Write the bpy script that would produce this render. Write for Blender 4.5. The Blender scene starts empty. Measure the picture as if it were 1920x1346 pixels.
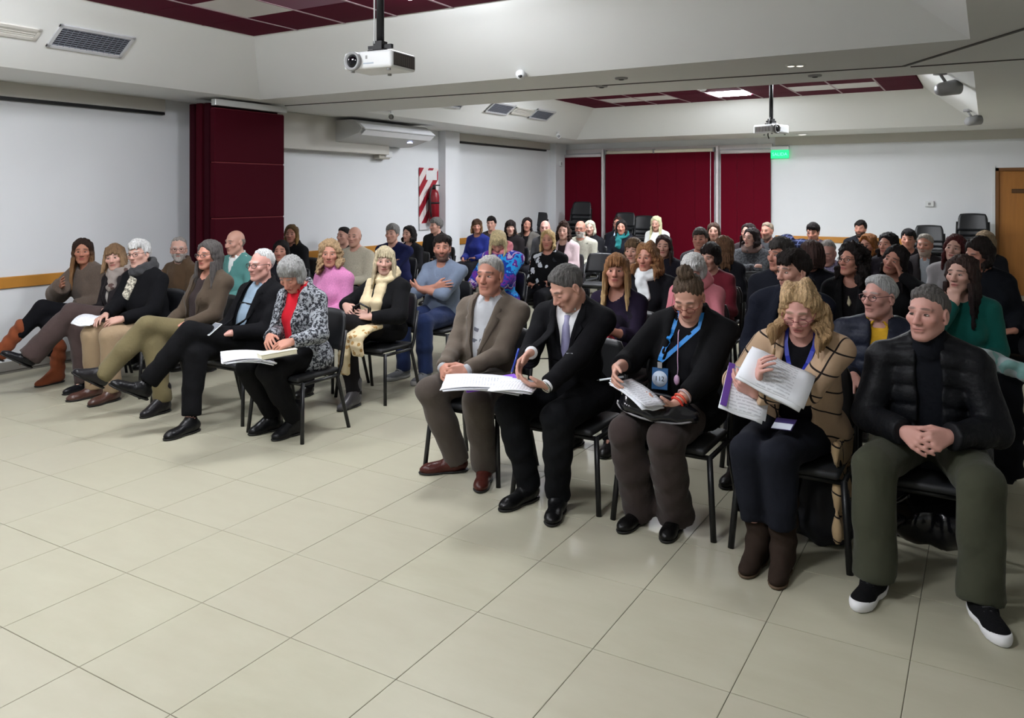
import bpy, bmesh, math, random
import numpy as np
from mathutils import Vector, Matrix
random.seed(7)
S = bpy.context.scene
COL = S.collection
PI = math.pi
# ------------------------------------------------------------------ camera
F_PX, YH, CAM_H, YAW = 1500.0, 362.0, 1.70, math.radians(30.7)
cam_d = bpy.data.cameras.new('camera'); cam = bpy.data.objects.new('camera', cam_d); COL.objects.link(cam)
cam.location = (0, 0, CAM_H); cam.rotation_euler = (PI/2, 0, YAW)
cam_d.sensor_fit = 'HORIZONTAL'; cam_d.sensor_width = 36.0; cam_d.lens = F_PX*36/1920
cam_d.shift_y = -(673-YH)/1920
cam_d.clip_end = 60
S.camera = cam
# ------------------------------------------------------------------ world, exposure
W = bpy.data.worlds.new('world'); S.world = W; W.use_nodes = True
W.node_tree.nodes['Background'].inputs[0].default_value = (0.75, 0.85, 1.0, 1)
W.node_tree.nodes['Background'].inputs[1].default_value = 0.05
S.view_settings.view_transform = 'Standard'; S.view_settings.look = 'None'
S.view_settings.exposure = 0.22; S.view_settings.gamma = 1.0; S.view_settings.use_curve_mapping = False
# lit ceiling luminaires, some added unseen as fill (built with the ceiling below): positions and strength
LIT_NEAR = [(-5.435, 2.855), (-3.605, 4.685), (-3.605, 1.635), (-1.775, 1.025)]  # last panel is added out of view to fill the right floor
LIT_FAR = [(-3.50, 12.66), (-5.35, 10.83), (-3.50, 10.22), (-1.66, 10.83)]  # first is real; the rest are added unseen to brighten the far room
LIT_STRENGTH = dict(near=58.0, far=88.0)
# ------------------------------------------------------------------ colours and materials
def lin(c):
    r = []
    for v in c:
        v = v/255.0
        r.append(v/12.92 if v <= .04045 else ((v+.055)/1.055)**2.4)
    return tuple(r)
def rgba(c): return (*lin(c), 1)
_m = {}
class NT:
    def __init__(s, name):
        s.m = bpy.data.materials.new(name); s.m.use_nodes = True; s.t = s.m.node_tree; s.N = s.t.nodes; s.L = s.t.links
        s.b = s.N['Principled BSDF']
    def n(s, t, **k):
        o = s.N.new(t)
        for a, v in k.items(): setattr(o, a, v)
        return o
    def lk(s, a, b): s.L.new(a, b)
    def math(s, op, a, b=None, c=None, clamp=False):
        o = s.N.new('ShaderNodeMath'); o.operation = op; o.use_clamp = clamp
        for i, v in enumerate((a, b, c)):
            if v is None: continue
            if hasattr(v, 'is_linked') or hasattr(v, 'links'): s.L.new(v, o.inputs[i])
            else: o.inputs[i].default_value = v
        return o.outputs[0]
    def mix(s, f, a, b, mode='MIX'):
        o = s.N.new('ShaderNodeMix'); o.data_type = 'RGBA'; o.blend_type = mode
        for i, v in ((0, f), (6, a), (7, b)):
            if hasattr(v, 'links'): s.L.new(v, o.inputs[i])
            else: o.inputs[i].default_value = v
        return o.outputs[2]
    def noise(s, scale, detail=3, vec=None, rough=.55):
        o = s.N.new('ShaderNodeTexNoise'); o.inputs['Scale'].default_value = scale
        o.inputs['Detail'].default_value = detail; o.inputs['Roughness'].default_value = rough
        if vec is not None: s.L.new(vec, o.inputs['Vector'])
        return o.outputs['Fac']
    def coord(s, which='Object', scale=None):
        o = s.N.new('ShaderNodeTexCoord').outputs[which]
        if scale is not None:
            m = s.N.new('ShaderNodeMapping'); m.inputs['Scale'].default_value = scale; s.L.new(o, m.inputs['Vector']); o = m.outputs[0]
        return o
    def bump(s, h, strength=.3, dist=.01):
        o = s.N.new('ShaderNodeBump'); o.inputs['Strength'].default_value = strength; o.inputs['Distance'].default_value = dist
        s.L.new(h, o.inputs['Height']); s.L.new(o.outputs[0], s.b.inputs['Normal'])
    def set(s, **k):
        for a, v in k.items():
            i = s.b.inputs[a.replace('_', ' ')]
            if hasattr(v, 'links'): s.L.new(v, i)
            else: i.default_value = v
def scalec(c, f): return tuple(min(1, v*f) for v in c[:3])+(1,)
def m_plain(name, c, rough=.5, metal=0, var=.06, nscale=12, bump=0, spec=.5, bscale=60):
    key = ('p', name)
    if key in _m: return _m[key]
    t = NT(name); c = rgba(c); co = t.coord()
    f = t.noise(nscale, 4, co)
    t.set(Base_Color=t.mix(f, scalec(c, 1-var), scalec(c, 1+var)), Roughness=rough, Metallic=metal)
    t.b.inputs['Specular IOR Level'].default_value = spec
    if bump: t.bump(t.noise(bscale, 3, co), bump, .004)
    _m[key] = t.m; return t.m
def m_cloth(c, kind='plain', c2=None):
    key = ('c', c, kind, c2)
    if key in _m: return _m[key]
    t = NT('cloth_'+kind); C = rgba(c); co = t.coord()
    n1 = t.noise(7, 3, co)
    base = t.mix(n1, scalec(C, .85), scalec(C, 1.15))
    rough = .9; bs = .25; bsc = 26; bd = .012; sp = .25
    if kind == 'knit':
        bsc = 130; bs = .5; bd = .006; base = t.mix(t.noise(90, 2, co), base, scalec(C, .55))
    elif kind == 'tweed':
        f = t.math('GREATER_THAN', t.noise(48, 4, co, .75), .5)
        base = t.mix(f, C, rgba(c2))
    elif kind == 'leather':
        rough = .32; bs = .2; bsc = 60; sp = .5
    elif kind == 'satin':
        rough = .45; sp = .5; bs = .2; bsc = 18
    elif kind == 'puffer':
        rough = .55; sp = .4; bs = .5; bsc = 30; bd = .01
    elif kind == 'floral':
        v = t.n('ShaderNodeTexVoronoi'); v.inputs['Scale'].default_value = 22; t.lk(co, v.inputs['Vector'])
        f = t.math('LESS_THAN', v.outputs['Distance'], .33)
        base = t.mix(f, base, rgba(c2))
    elif kind == 'windowpane' or kind == 'plaid':
        sep = t.n('ShaderNodeSeparateXYZ'); t.lk(co, sep.inputs[0])
        p = .105 if kind == 'windowpane' else .05; wd = .075 if kind == 'windowpane' else .22
        zz = t.math('ADD', sep.outputs[2], t.math('MULTIPLY', sep.outputs[0], .45 if kind == 'windowpane' else 0))
        fz = t.math('LESS_THAN', t.math('FRACT', t.math('DIVIDE', zz, p)), wd)
        xx = t.math('ADD', sep.outputs[0], t.math('MULTIPLY', sep.outputs[1], -.5))
        fx = t.math('LESS_THAN', t.math('FRACT', t.math('DIVIDE', xx, p*1.3)), wd*.7)
        base = t.mix(t.math('MAXIMUM', fz, fx), base, rgba(c2))
    elif kind == 'patch':
        f = t.math('GREATER_THAN', t.noise(9, 2, co), .56)
        base = t.mix(f, base, rgba(c2))
    elif kind == 'patch2':
        f = t.math('GREATER_THAN', t.noise(8, 2, co), .60)
        base = t.mix(f, base, rgba(c2))
    elif kind == 'multi':
        sep = t.n('ShaderNodeSeparateXYZ'); t.lk(co, sep.inputs[0])
        cr = t.n('ShaderNodeValToRGB'); cr.color_ramp.interpolation = 'CONSTANT'
        el = cr.color_ramp.elements
        el[0].color = rgba((20, 60, 150)); el[1].position = .22; el[1].color = rgba((40, 150, 220))
        for p_, c_ in ((.4, (95, 40, 140)), (.55, (190, 170, 200)), (.66, (40, 60, 160)), (.82, (110, 50, 150))):
            e = el.new(p_); e.color = rgba(c_)
        zz = t.math('ADD', t.math('MULTIPLY', sep.outputs[2], 3.4), t.math('MULTIPLY', n1, 2.2))
        t.lk(t.math('FRACT', zz), cr.inputs[0]); base = cr.outputs[0]
    elif kind == 'denim':
        base = t.mix(t.noise(5, 3, co), scalec(C, .6), scalec(C, 1.5)); bsc = 30
    elif kind == 'check':
        sep = t.n('ShaderNodeSeparateXYZ'); t.lk(co, sep.inputs[0])
        fz = t.math('LESS_THAN', t.math('FRACT', t.math('MULTIPLY', sep.outputs[2], 70)), .4)
        fx = t.math('LESS_THAN', t.math('FRACT', t.math('MULTIPLY', sep.outputs[0], 70)), .4)
        base = t.mix(t.math('MULTIPLY', t.math('ADD', fz, fx), .45), base, rgba(c2))
    if sum(c) < 130: sp *= .5
    t.set(Base_Color=base, Roughness=rough)
    t.b.inputs['Specular IOR Level'].default_value = sp
    if sum(c) > 130 and kind in ('plain', 'knit', 'tweed', 'windowpane', 'denim', 'floral'):
        t.b.inputs['Sheen Weight'].default_value = .08
    hgt = t.math('ADD', t.noise(bsc, 3, co), t.math('MULTIPLY', t.noise(9, 3, co), 2.0))
    t.bump(hgt, bs, bd)
    _m[key] = t.m; return t.m
def m_hair(c, c2=None):
    key = ('h', c, c2)
    if key in _m: return _m[key]
    t = NT('hair'); C = rgba(c); co = t.coord(scale=(110, 110, 12))
    f = t.noise(1.0, 3, co, .7)
    f = t.math('ADD', t.math('MULTIPLY', t.math('SUBTRACT', f, .5), 1.7), .5, clamp=True)
    base = t.mix(f, scalec(C, .32), scalec(C, 1.75))
    if c2:
        g = t.n('ShaderNodeSeparateXYZ'); t.lk(t.coord('Generated'), g.inputs[0])
        k = t.math('MULTIPLY', t.math('SUBTRACT', .8, g.outputs[2]), 2.2, clamp=True)
        C2 = rgba(c2); b2 = t.mix(f, scalec(C2, .55), scalec(C2, 1.5)); base = t.mix(k, base, b2)
    t.set(Base_Color=base, Roughness=.55)
    t.b.inputs['Specular IOR Level'].default_value = .16
    t.bump(f, .8, .012)
    _m[key] = t.m; return t.m
def make_skin():
    t = NT('skin')
    def attr(nm):
        a = t.n('ShaderNodeAttribute'); a.attribute_name = nm; return a
    hc = attr('hc'); sk = attr('skinc').outputs['Color']; br = attr('browc').outputs['Color']; pr = attr('parm')
    sp = t.n('ShaderNodeSeparateXYZ'); t.lk(hc.outputs['Vector'], sp.inputs[0]); x, y, z = sp.outputs
    ps = t.n('ShaderNodeSeparateXYZ'); t.lk(pr.outputs['Vector'], ps.inputs[0]); beard, closed, lipr = ps.outputs
    ax = t.math('ABSOLUTE', x)
    front = t.math('LESS_THAN', y, -.035)
    def ell(px, cx, rx, cz, rz, soft=.35, zz=None):
        dx = t.math('DIVIDE', t.math('SUBTRACT', px, cx), rx); dz = t.math('DIVIDE', t.math('SUBTRACT', zz if zz is not None else z, cz), rz)
        q = t.math('SQRT', t.math('ADD', t.math('MULTIPLY', dx, dx), t.math('MULTIPLY', dz, dz)))
        v = t.math('DIVIDE', t.math('SUBTRACT', 1+soft*.5, q), soft, clamp=True)
        return t.math('MULTIPLY', v, front)
    n = t.noise(30, 3, t.coord())
    base = t.mix(t.math('MULTIPLY', n, .20), sk, t.mix(.55, sk, (.42, .13, .1, 1)))
    ck = t.math('MULTIPLY', ell(ax, .042, .030, -.028, .026, 1.3), .25)
    base = t.mix(ck, base, t.mix(.5, sk, (.5, .12, .1, 1)))
    ns = t.math('MULTIPLY', ell(ax, 0, .018, -.028, .018, 1.2), .35)
    base = t.mix(ns, base, t.mix(.5, sk, (.5, .12, .1, 1)))
    bm = t.math('MULTIPLY', t.math('MULTIPLY', t.math('DIVIDE', t.math('SUBTRACT', -.036, z), .018, clamp=True), t.math('LESS_THAN', y, .01)), t.math('GREATER_THAN', z, -.135))
    bm = t.math('MULTIPLY', bm, beard)
    base = t.mix(bm, base, br)
    zc = t.math('ADD', z, t.math('MULTIPLY', t.math('MULTIPLY', ax, ax), 1.6))
    base = t.mix(t.math('MULTIPLY', ell(ax, .031, .020, .0315, .0055, .6, zc), .8), base, br)
    base = t.mix(t.math('MULTIPLY', ell(ax, .031, .017, .004, .010, .9), .4), base, t.mix(.5, sk, (.18, .07, .06, 1)))  # socket shade painted into the skin tone round the eyes
    base = t.mix(t.math('MULTIPLY', ell(ax, .031, .015, .0005,   .0022, .5), t.math('MINIMUM', closed, 1.0)), base, (.03, .015, .012, 1))
    base = t.mix(t.math('MULTIPLY', ell(ax, .031, .0135, .0025, .0060, .5), t.math('SUBTRACT', closed, 1.0, clamp=True)), base, (.035, .02, .016, 1))
    lip = t.mix(lipr, t.mix(.5, sk, (.35, .08, .07, 1)), (.42, .06, .07, 1))
    base = t.mix(t.math('MULTIPLY', ell(ax, 0, .025, -.0625, .0095, .4), .85), base, lip)
    base = t.mix(t.math('MULTIPLY', ell(ax, 0, .025, -.0615, .0019, .6), .85), base, (.05, .012, .012, 1))
    base = t.mix(t.math('MULTIPLY', ell(ax, .0085, .0045, -.0395, .003, .7), .8), base, (.04, .012, .01, 1))
    t.set(Base_Color=base, Roughness=.5)
    t.b.inputs['Subsurface Weight'].default_value = 0.0
    t.b.inputs['Specular IOR Level'].default_value = .4
    t.bump(t.noise(160, 2, t.coord()), .12, .003)
    return t.m
SKIN = make_skin()
def m_emit(name, c, st):
    key = ('e', name)
    if key in _m: return _m[key]
    t = NT(name); t.set(Base_Color=rgba(c)); t.b.inputs['Emission Color'].default_value = rgba(c); t.b.inputs['Emission Strength'].default_value = st
    _m[key] = t.m; return t.m
# ------------------------------------------------------------------ object helpers
def obj(name, me, mat=None, parent=None, loc=None, rot=None, M=None):
    o = bpy.data.objects.new(name, me)
    COL.objects.link(o)
    if mat is not None and me is not None and len(me.materials) == 0:
        for mm in (mat if isinstance(mat, (list, tuple)) else [mat]): me.materials.append(mm)
    if parent is not None: o.parent = parent
    if loc is not None: o.location = loc
    if rot is not None: o.rotation_euler = rot
    if M is not None: o.matrix_local = M
    return o
def tag(o, label, cat, group=None, kind=None):
    if label: o['label'] = label
    if cat: o['category'] = cat
    if group: o['group'] = group
    if kind: o['kind'] = kind
    return o
def struct(o): o['kind'] = 'structure'; return o
def empty(name, loc=(0, 0, 0), rz=0):
    o = bpy.data.objects.new(name, None); o.location = loc; o.rotation_euler = (0, 0, rz); o.empty_display_size = .1; COL.objects.link(o); return o
def mesh(name, verts, faces, smooth=False):
    me = bpy.data.meshes.new(name); me.from_pydata([tuple(v) for v in verts], [], faces); me.update()
    if smooth:
        for p in me.polygons: p.use_smooth = True
    return me
def bm_mesh(name, bm, smooth=False):
    me = bpy.data.meshes.new(name); bm.to_mesh(me); bm.free()
    if smooth:
        for p in me.polygons: p.use_smooth = True
    return me
def bx(bm, x0, x1, y0, y1, z0, z1, M=None, bev=0, seg=1):
    v = [(x, y, z) for x in (x0, x1) for y in (y0, y1) for z in (z0, z1)]
    vs = [bm.verts.new(p) for p in v]
    fs = [(0, 1, 3, 2), (4, 6, 7, 5), (0, 4, 5, 1), (2, 3, 7, 6), (0, 2, 6, 4), (1, 5, 7, 3)]
    F = [bm.faces.new([vs[i] for i in f]) for f in fs]
    if bev:
        ed = set(e for f in F for e in f.edges)
        r = bmesh.ops.bevel(bm, geom=list(ed), offset=bev, segments=seg, affect='EDGES', profile=.5)
        vs = list({v_ for f in r['faces'] for v_ in f.verts} | {v_ for v_ in vs if v_.is_valid})
    if M is not None: bmesh.ops.transform(bm, matrix=M, verts=[v_ for v_ in vs if v_.is_valid])
    return vs
def box_mesh(name, x0, x1, y0, y1, z0, z1, bev=0, seg=1):
    bm = bmesh.new(); bx(bm, x0, x1, y0, y1, z0, z1, None, bev, seg); return bm_mesh(name, bm)
def tube_into(bm, pts, r, n=8, closed=False, ry=None):
    pts = [Vector(p) for p in pts]; m = len(pts); rings = []
    up = None
    for i, p in enumerate(pts):
        a = pts[i-1] if (i > 0 or closed) else p; b = pts[(i+1) % m] if (i < m-1 or closed) else p
        d = (b-a).normalized() if (b-a).length > 1e-9 else Vector((0, 0, 1))
        if up is None:
            up = Vector((0, 0, 1)) if abs(d.z) < .9 else Vector((0, 1, 0))
        s = d.cross(up)
        if s.length < 1e-6: s = d.cross(Vector((1, 0, 0)))
        s.normalize(); up = s.cross(d).normalized()
        rr = r[i] if isinstance(r, (list, tuple)) else r
        r2 = rr*(ry if ry else 1)
        rings.append([bm.verts.new(p+s*(rr*math.cos(2*PI*k/n))+up*(r2*math.sin(2*PI*k/n))) for k in range(n)])
    for i in range(m if closed else m-1):
        A, B = rings[i], rings[(i+1) % m]
        for k in range(n): bm.faces.new((A[k], A[(k+1) % n], B[(k+1) % n], B[k]))
    if not closed:
        bm.faces.new(rings[0][::-1]); bm.faces.new(rings[-1])
def tube_mesh(name, pts, r, n=8, closed=False, ry=None):
    bm = bmesh.new(); tube_into(bm, pts, r, n, closed, ry)
    bmesh.ops.recalc_face_normals(bm, faces=bm.faces)
    return bm_mesh(name, bm, True)
def lathe_into(bm, prof, n=20, M=None):
    rings = []
    for (r, z) in prof: rings.append([bm.verts.new((r*math.cos(2*PI*k/n), r*math.sin(2*PI*k/n), z)) for k in range(n)])
    for i in range(len(rings)-1):
        for k in range(n): bm.faces.new((rings[i][k], rings[i][(k+1) % n], rings[i+1][(k+1) % n], rings[i+1][k]))
    bm.faces.new(rings[0][::-1]); bm.faces.new(rings[-1])
    if M is not None: bmesh.ops.transform(bm, matrix=M, verts=[v for r in rings for v in r])
def lathe_mesh(name, prof, n=20, M=None, smooth=True):
    bm = bmesh.new(); lathe_into(bm, prof, n, M); return bm_mesh(name, bm, smooth)
def ray(px):
    fx, fy = -math.sin(YAW), math.cos(YAW); rx, ry = math.cos(YAW), math.sin(YAW); t = (px-960)/F_PX
    return fx+t*rx, fy+t*ry
def onY(px, py, Y):
    a, b = ray(px); d = Y/b; return a*d, Y, CAM_H-(py-YH)*d/F_PX
def onX(px, py, X):
    a, b = ray(px); d = X/a; return X, b*d, CAM_H-(py-YH)*d/F_PX
def onZ(px, py, Z):
    a, b = ray(px); d = F_PX*(CAM_H-Z)/(py-YH); return a*d, b*d, Z
# ------------------------------------------------------------------ room shell
XL, XR, YF, YB = -8.05, 4.2, -3.0, 15.6
ZS, ZC = 2.76, 3.30
WALL = m_plain('wall_paint', (224, 226, 229), .75, var=.02, nscale=3, bump=.05, bscale=90)
WALLB = m_plain('wall_band_shade', (200, 197, 190), .75, var=.02, nscale=3)  # beige with the soffit's shade put into the colour
CEIL = m_plain('ceiling_paint', (230, 231, 229), .8, var=.02, nscale=2, bump=.05, bscale=60)
DARK = m_plain('dark_metal', (28, 27, 28), .45, .3)
BLACKP = m_plain('black_plastic', (22, 22, 25), .38, 0, .1, 20)
WHITEP = m_plain('white_plastic', (222, 224, 224), .4, 0, .03)
GREYP = m_plain('grey_plastic', (150, 150, 150), .45)
WOOD = m_plain('rail_wood', (186, 128, 52), .4, var=.12, nscale=5)
def plane_wall(name, quads, mat):
    v = []; f = []
    for q in quads:
        f.append(tuple(range(len(v), len(v)+4))); v += q
    return struct(obj(name, mesh(name, v, f), mat))
# floor slab (grout) with recessed joints, tiles as pieces
GROUT = m_plain('grout', (112, 108, 98), .8, var=.1)
def m_tile():
    t = NT('floor_tile'); co = t.coord()
    oi = t.n('ShaderNodeObjectInfo').outputs['Random']
    g = t.n('ShaderNodeTexCoord'); geo = t.n('ShaderNodeNewGeometry').outputs['Position']
    mp = t.n('ShaderNodeMapping'); mp.inputs['Scale'].default_value = (1.6, 4.5, 1); t.lk(geo, mp.inputs['Vector'])
    f = t.noise(2.2, 5, mp.outputs[0], .6)
    c = t.mix(f, rgba((164, 160, 139)), rgba((181, 179, 159)))
    c = t.mix(t.math('MULTIPLY', oi, .25), c, rgba((172, 166, 152)))
    f2 = t.noise(16, 3, geo)
    c = t.mix(t.math('MULTIPLY', f2, .12), c, rgba((150, 140, 120)))
    t.set(Base_Color=c, Roughness=t.math('ADD', .27, t.math('MULTIPLY', f, .18)))
    t.b.inputs['Specular IOR Level'].default_value = .22
    return t.m
TILE = m_tile()
floor = struct(obj('floor', box_mesh('floor', XL-.2, XR+.2, YF-.2, YB+1.2, -.12, -.0035), GROUT))
TX, TY, TX0, TY0, JG = .5125, .5235, -3.315, 1.675, .0013
tile_me = None
def tile_into(bm, x, y):
    a, b = TX/2-JG, TY/2-JG; c = .002
    lo = [bm.verts.new((x+sx*a, y+sy*b, -.0045)) for sx, sy in ((-1, -1), (1, -1), (1, 1), (-1, 1))]
    md = [bm.verts.new((x+sx*a, y+sy*b, -.0010)) for sx, sy in ((-1, -1), (1, -1), (1, 1), (-1, 1))]
    hi = [bm.verts.new((x+sx*(a-c), y+sy*(b-c), 0)) for sx, sy in ((-1, -1), (1, -1), (1, 1), (-1, 1))]
    bm.faces.new(hi)
    for A, B in ((lo, md), (md, hi)):
        for k in range(4): bm.faces.new((A[k], A[(k+1) % 4], B[(k+1) % 4], B[k]))
bm = bmesh.new(); tile_into(bm, 0, 0); tile_me = bm_mesh('tile', bm); tile_me.materials.append(TILE)
cells = []
for i in range(-16, 16):
    for j in range(-10, 30):
        x = TX0+(i+.5)*TX; y = TY0+(j+.5)*TY
        if x < XL+.05 or x > XR-.05 or y < YF+.05 or y > YB-.05: continue
        d = -x*math.sin(YAW)+y*math.cos(YAW); l = x*math.cos(YAW)+y*math.sin(YAW)
        vis = d > .8 and abs(l/d*F_PX) < 1030 and F_PX*CAM_H/d+YH < 1420
        cells.append((0 if vis else 1, d, x, y))
cells.sort()
bm = bmesh.new()
for k, (nv, d, x, y) in enumerate(cells):
    if k < 260 and nv == 0: obj('tile', tile_me, None, floor, (x, y, 0))
    else: tile_into(bm, x, y)
o = obj('far_tiles', bm_mesh('far_tiles', bm), TILE, floor); o['kind'] = 'stuff'
# walls
plane_wall('wall_left', [[(XL, YF, 0), (XL, YB, 0), (XL, YB, 2.9), (XL, YF, 2.9)]], WALL)
DX0, DX1, DZ = .12, 1.06, 2.12
plane_wall('wall_back', [[(XL, YB, 0), (DX0, YB, 0), (DX0, YB, 2.9), (XL, YB, 2.9)], [(DX0, YB, DZ), (DX1, YB, DZ), (DX1, YB, 2.9), (DX0, YB, 2.9)], [(DX1, YB, 0), (XR, YB, 0), (XR, YB, 2.9), (DX1, YB, 2.9)]], WALL)
plane_wall('wall_right', [[(XR, YF, 0), (XR, YB, 0), (XR, YB, 2.9), (XR, YF, 2.9)]], WALL)
plane_wall('wall_front', [[(XL, YF, 0), (XR, YF, 0), (XR, YF, 2.9), (XL, YF, 2.9)]], WALL)
# columns on the left wall
struct(obj('wall_column', box_mesh('wall_column', XL, XL+.15, 11.10, 11.52, 0, ZS, .004), WALL))
struct(obj('wall_column', box_mesh('wall_column', XL, XL+.17, 15.1, YB, 0, ZS, .004), WALL))
# thin shadow-gap curtain rails and upper bands with soffit shade in their beige
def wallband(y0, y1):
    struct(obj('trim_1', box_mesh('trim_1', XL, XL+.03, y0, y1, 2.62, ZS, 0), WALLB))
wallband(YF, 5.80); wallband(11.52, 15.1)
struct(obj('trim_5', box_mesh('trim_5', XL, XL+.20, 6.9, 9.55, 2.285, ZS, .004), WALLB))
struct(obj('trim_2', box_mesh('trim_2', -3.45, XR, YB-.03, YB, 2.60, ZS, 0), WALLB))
for n_, (a, b) in enumerate(((YF, 5.78), (11.54, 14.9))):
    tag(obj('curtain_rail', box_mesh('curtain_rail', XL, XL+.055, a, b, 2.583, 2.612, .003), DARK), ('dark slim rail along the left wall above the front row', 'dark slim rail on the far left wall past the pillar')[n_], 'rail')
# soffit with two raised trays
def ceiling():
    v = []; f = []
    def quad(*p): f.append(tuple(range(len(v), len(v)+4))); v.extend(p)
    trays = [(-7.10, -.10, -.6, 6.35, .75), (-7.0, -.10, 8.03, 14.3, .72)]
    ys = [YF, -.6, 6.35, 8.03, 14.3, YB]
    for (a, b) in ((ys[0], ys[1]), (ys[2], ys[3]), (ys[4], ys[5])):
        quad((XL, a, ZS), (XR, a, ZS), (XR, b, ZS), (XL, b, ZS))
    for (x0, x1, y0, y1, s) in trays:
        quad((XL, y0, ZS), (x0, y0, ZS), (x0, y1, ZS), (XL, y1, ZS)); quad((x1, y0, ZS), (XR, y0, ZS), (XR, y1, ZS), (x1, y1, ZS))
        B = [(x0, y0), (x1, y0), (x1, y1), (x0, y1)]; T = [(x0+s, y0+s), (x1-s, y0+s), (x1-s, y1-s), (x0+s, y1-s)]
        for k in range(4):
            k2 = (k+1) % 4
            quad((*B[k], ZS), (*B[k2], ZS), (*T[k2], ZC), (*T[k], ZC))
        quad(*[(*p, ZC+.03) for p in T])
        for k in range(4):
            k2 = (k+1) % 4
            quad((*T[k], ZC), (*T[k2], ZC), (*T[k2], ZC+.03), (*T[k], ZC+.03))
    return struct(obj('ceiling', mesh('ceiling', v, f), CEIL))
ceil = ceiling()
CRIM = m_plain('crimson_panel', (84, 5, 36), .8, var=.05, nscale=6, spec=.12)
CRIM2 = m_plain('mauve_panel', (120, 62, 88), .5, var=.05, nscale=6)
OFFW = m_plain('diffuser_off', (214, 210, 208), .35, var=.02)
LIT = m_emit('diffuser_lit', (246, 250, 255), LIT_STRENGTH['near'])
LITF = m_emit('diffuser_lit_far', (246, 250, 255), LIT_STRENGTH['far'])
BAR = m_plain('ceiling_bar', (176, 150, 158), .5)
def tray_panels(x0, x1, y0, y1, bars_x, bars_y, white, lit, mauve=()):
    bxs = sorted(set([x0, x1]+[b for b in bars_x if x0 < b < x1])); bys = sorted(set([y0, y1]+[b for b in bars_y if y0 < b < y1]))
    shared = {}
    for i in range(len(bxs)-1):
        for j in range(len(bys)-1):
            a, b, c, d = bxs[i], bxs[i+1], bys[j], bys[j+1]; cx, cy = (a+b)/2, (c+d)/2
            near = lambda L: any(abs(cx-p)+abs(cy-q) < .3 for p, q in L)
            mt = (LIT if cy < 7 else LITF) if near(lit) else OFFW if near(white) else CRIM2 if near(mauve) else CRIM
            k = (round(b-a, 3), round(d-c, 3), mt.name)
            if k not in shared:
                w, h = (b-a)/2-.008, (d-c)/2-.008
                if mt in (LIT, LITF): w -= .035; h -= .035
                me = box_mesh('ceiling_panel', -w, w, -h, h, ZC-(.10 if mt is LIT else .035 if mt is LITF else .022), ZC+.02, .004); me.materials.append(mt); shared[k] = me
            o = obj('ceiling_panel', shared[k], None, ceil, (cx, cy, 0))
            if mt in (LIT, LITF): o['label'] = 'lit square ceiling light panel'
            elif mt is OFFW: o['label'] = 'unlit white square ceiling panel'
    for b in bxs[1:-1]: obj('ceiling_bar', box_mesh('ceiling_bar', b-.012, b+.012, y0, y1, ZC-.026, ZC), BAR, ceil)
    for b in bys[1:-1]: obj('ceiling_bar', box_mesh('ceiling_bar', x0, x1, b-.008, b+.008, ZC-.022, ZC), CRIM, ceil)
tray_panels(-6.35, -.85, .15, 5.60, [-6.35+.61*k for k in range(1, 9)], [5.60-.61*k for k in range(1, 9)],
            [(-5.435, 4.685), (-2.385, 2.855)], LIT_NEAR, [(-4.825, 4.685)])
tray_panels(-6.28, -.82, 8.75, 13.58, [-1.35-.615*k for k in range(0, 8)], [13.58-.61*k for k in range(1, 8)],
            [(-2.27, 12.66), (-1.66, 12.66), (-5.35, 12.66), (-4.73, 12.66)], LIT_FAR)
# chair rails
def rail(nm, x0, x1, y0, y1): struct(obj(nm, box_mesh(nm, x0, x1, y0, y1, .79, .90, .006), WOOD))
rail('trim_3', XL, XL+.025, YF, 5.6); rail('trim_3', XL, XL+.025, 7.3, 11.10); rail('trim_3', XL, XL+.025, 11.52, 15.1)
rail('trim_4', -3.45, DX0-.05, YB-.025, YB)
struct(obj('baseboard_left', box_mesh('baseboard_left', XL, XL+.015, YF, YB, 0, .09, .003), m_plain('base', (150, 146, 138), .5)))
struct(obj('baseboard_back', box_mesh('baseboard_back', -3.45, DX0-.05, YB-.015, YB, 0, .09, .003), m_plain('base', (150, 146, 138), .5)))
# folded burgundy partition panels at the left wall
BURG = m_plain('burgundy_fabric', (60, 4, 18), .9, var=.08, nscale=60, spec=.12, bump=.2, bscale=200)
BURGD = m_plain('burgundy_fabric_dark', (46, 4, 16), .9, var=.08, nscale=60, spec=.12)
def partition():
    e = empty('folding_partition', (-7.62, 6.4, 0)); tag(e, 'burgundy folding partition parked in a stack against the left wall', 'partition')
    M = Matrix.Rotation(0, 4, 'Z')
    ya, yb, xf = 5.87, 6.88, -7.27
    for k in range(4):
        x1 = xf-(.11*k if k < 2 else .13*k-.03)
        zt = 2.66
        if k == 0:
            zz = [0.02, .80, 1.42, 2.04, 2.64]
            for q in range(4): obj('panel', box_mesh('panel', x1-.08-e.location.x, x1-e.location.x, ya-6.4, yb-6.4, zz[q]+.006, zz[q+1]-.006, .008), BURG, e)
            obj('panel_core', box_mesh('panel_core', x1-.07-e.location.x, x1-.01-e.location.x, ya-6.4+.01, yb-6.4-.01, .02, 2.64), m_plain('burgundy_seam', (104, 22, 30), .8), e)
            obj('panel_header', box_mesh('panel_header', x1-.06-e.location.x, x1+.012-e.location.x, ya-6.4, yb-6.4+.03, 2.665, 2.735, .004), m_plain('alu', (196, 198, 196), .35, .3), e)
        else:
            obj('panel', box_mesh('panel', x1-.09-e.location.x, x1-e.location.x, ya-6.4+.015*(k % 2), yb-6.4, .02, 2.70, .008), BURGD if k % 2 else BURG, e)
    for k in range(2): obj('hanger', box_mesh('hanger', -.25+.3*k, -.2+.3*k, -.05, .05, 2.64, 2.76), DARK, e)
partition()
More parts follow.
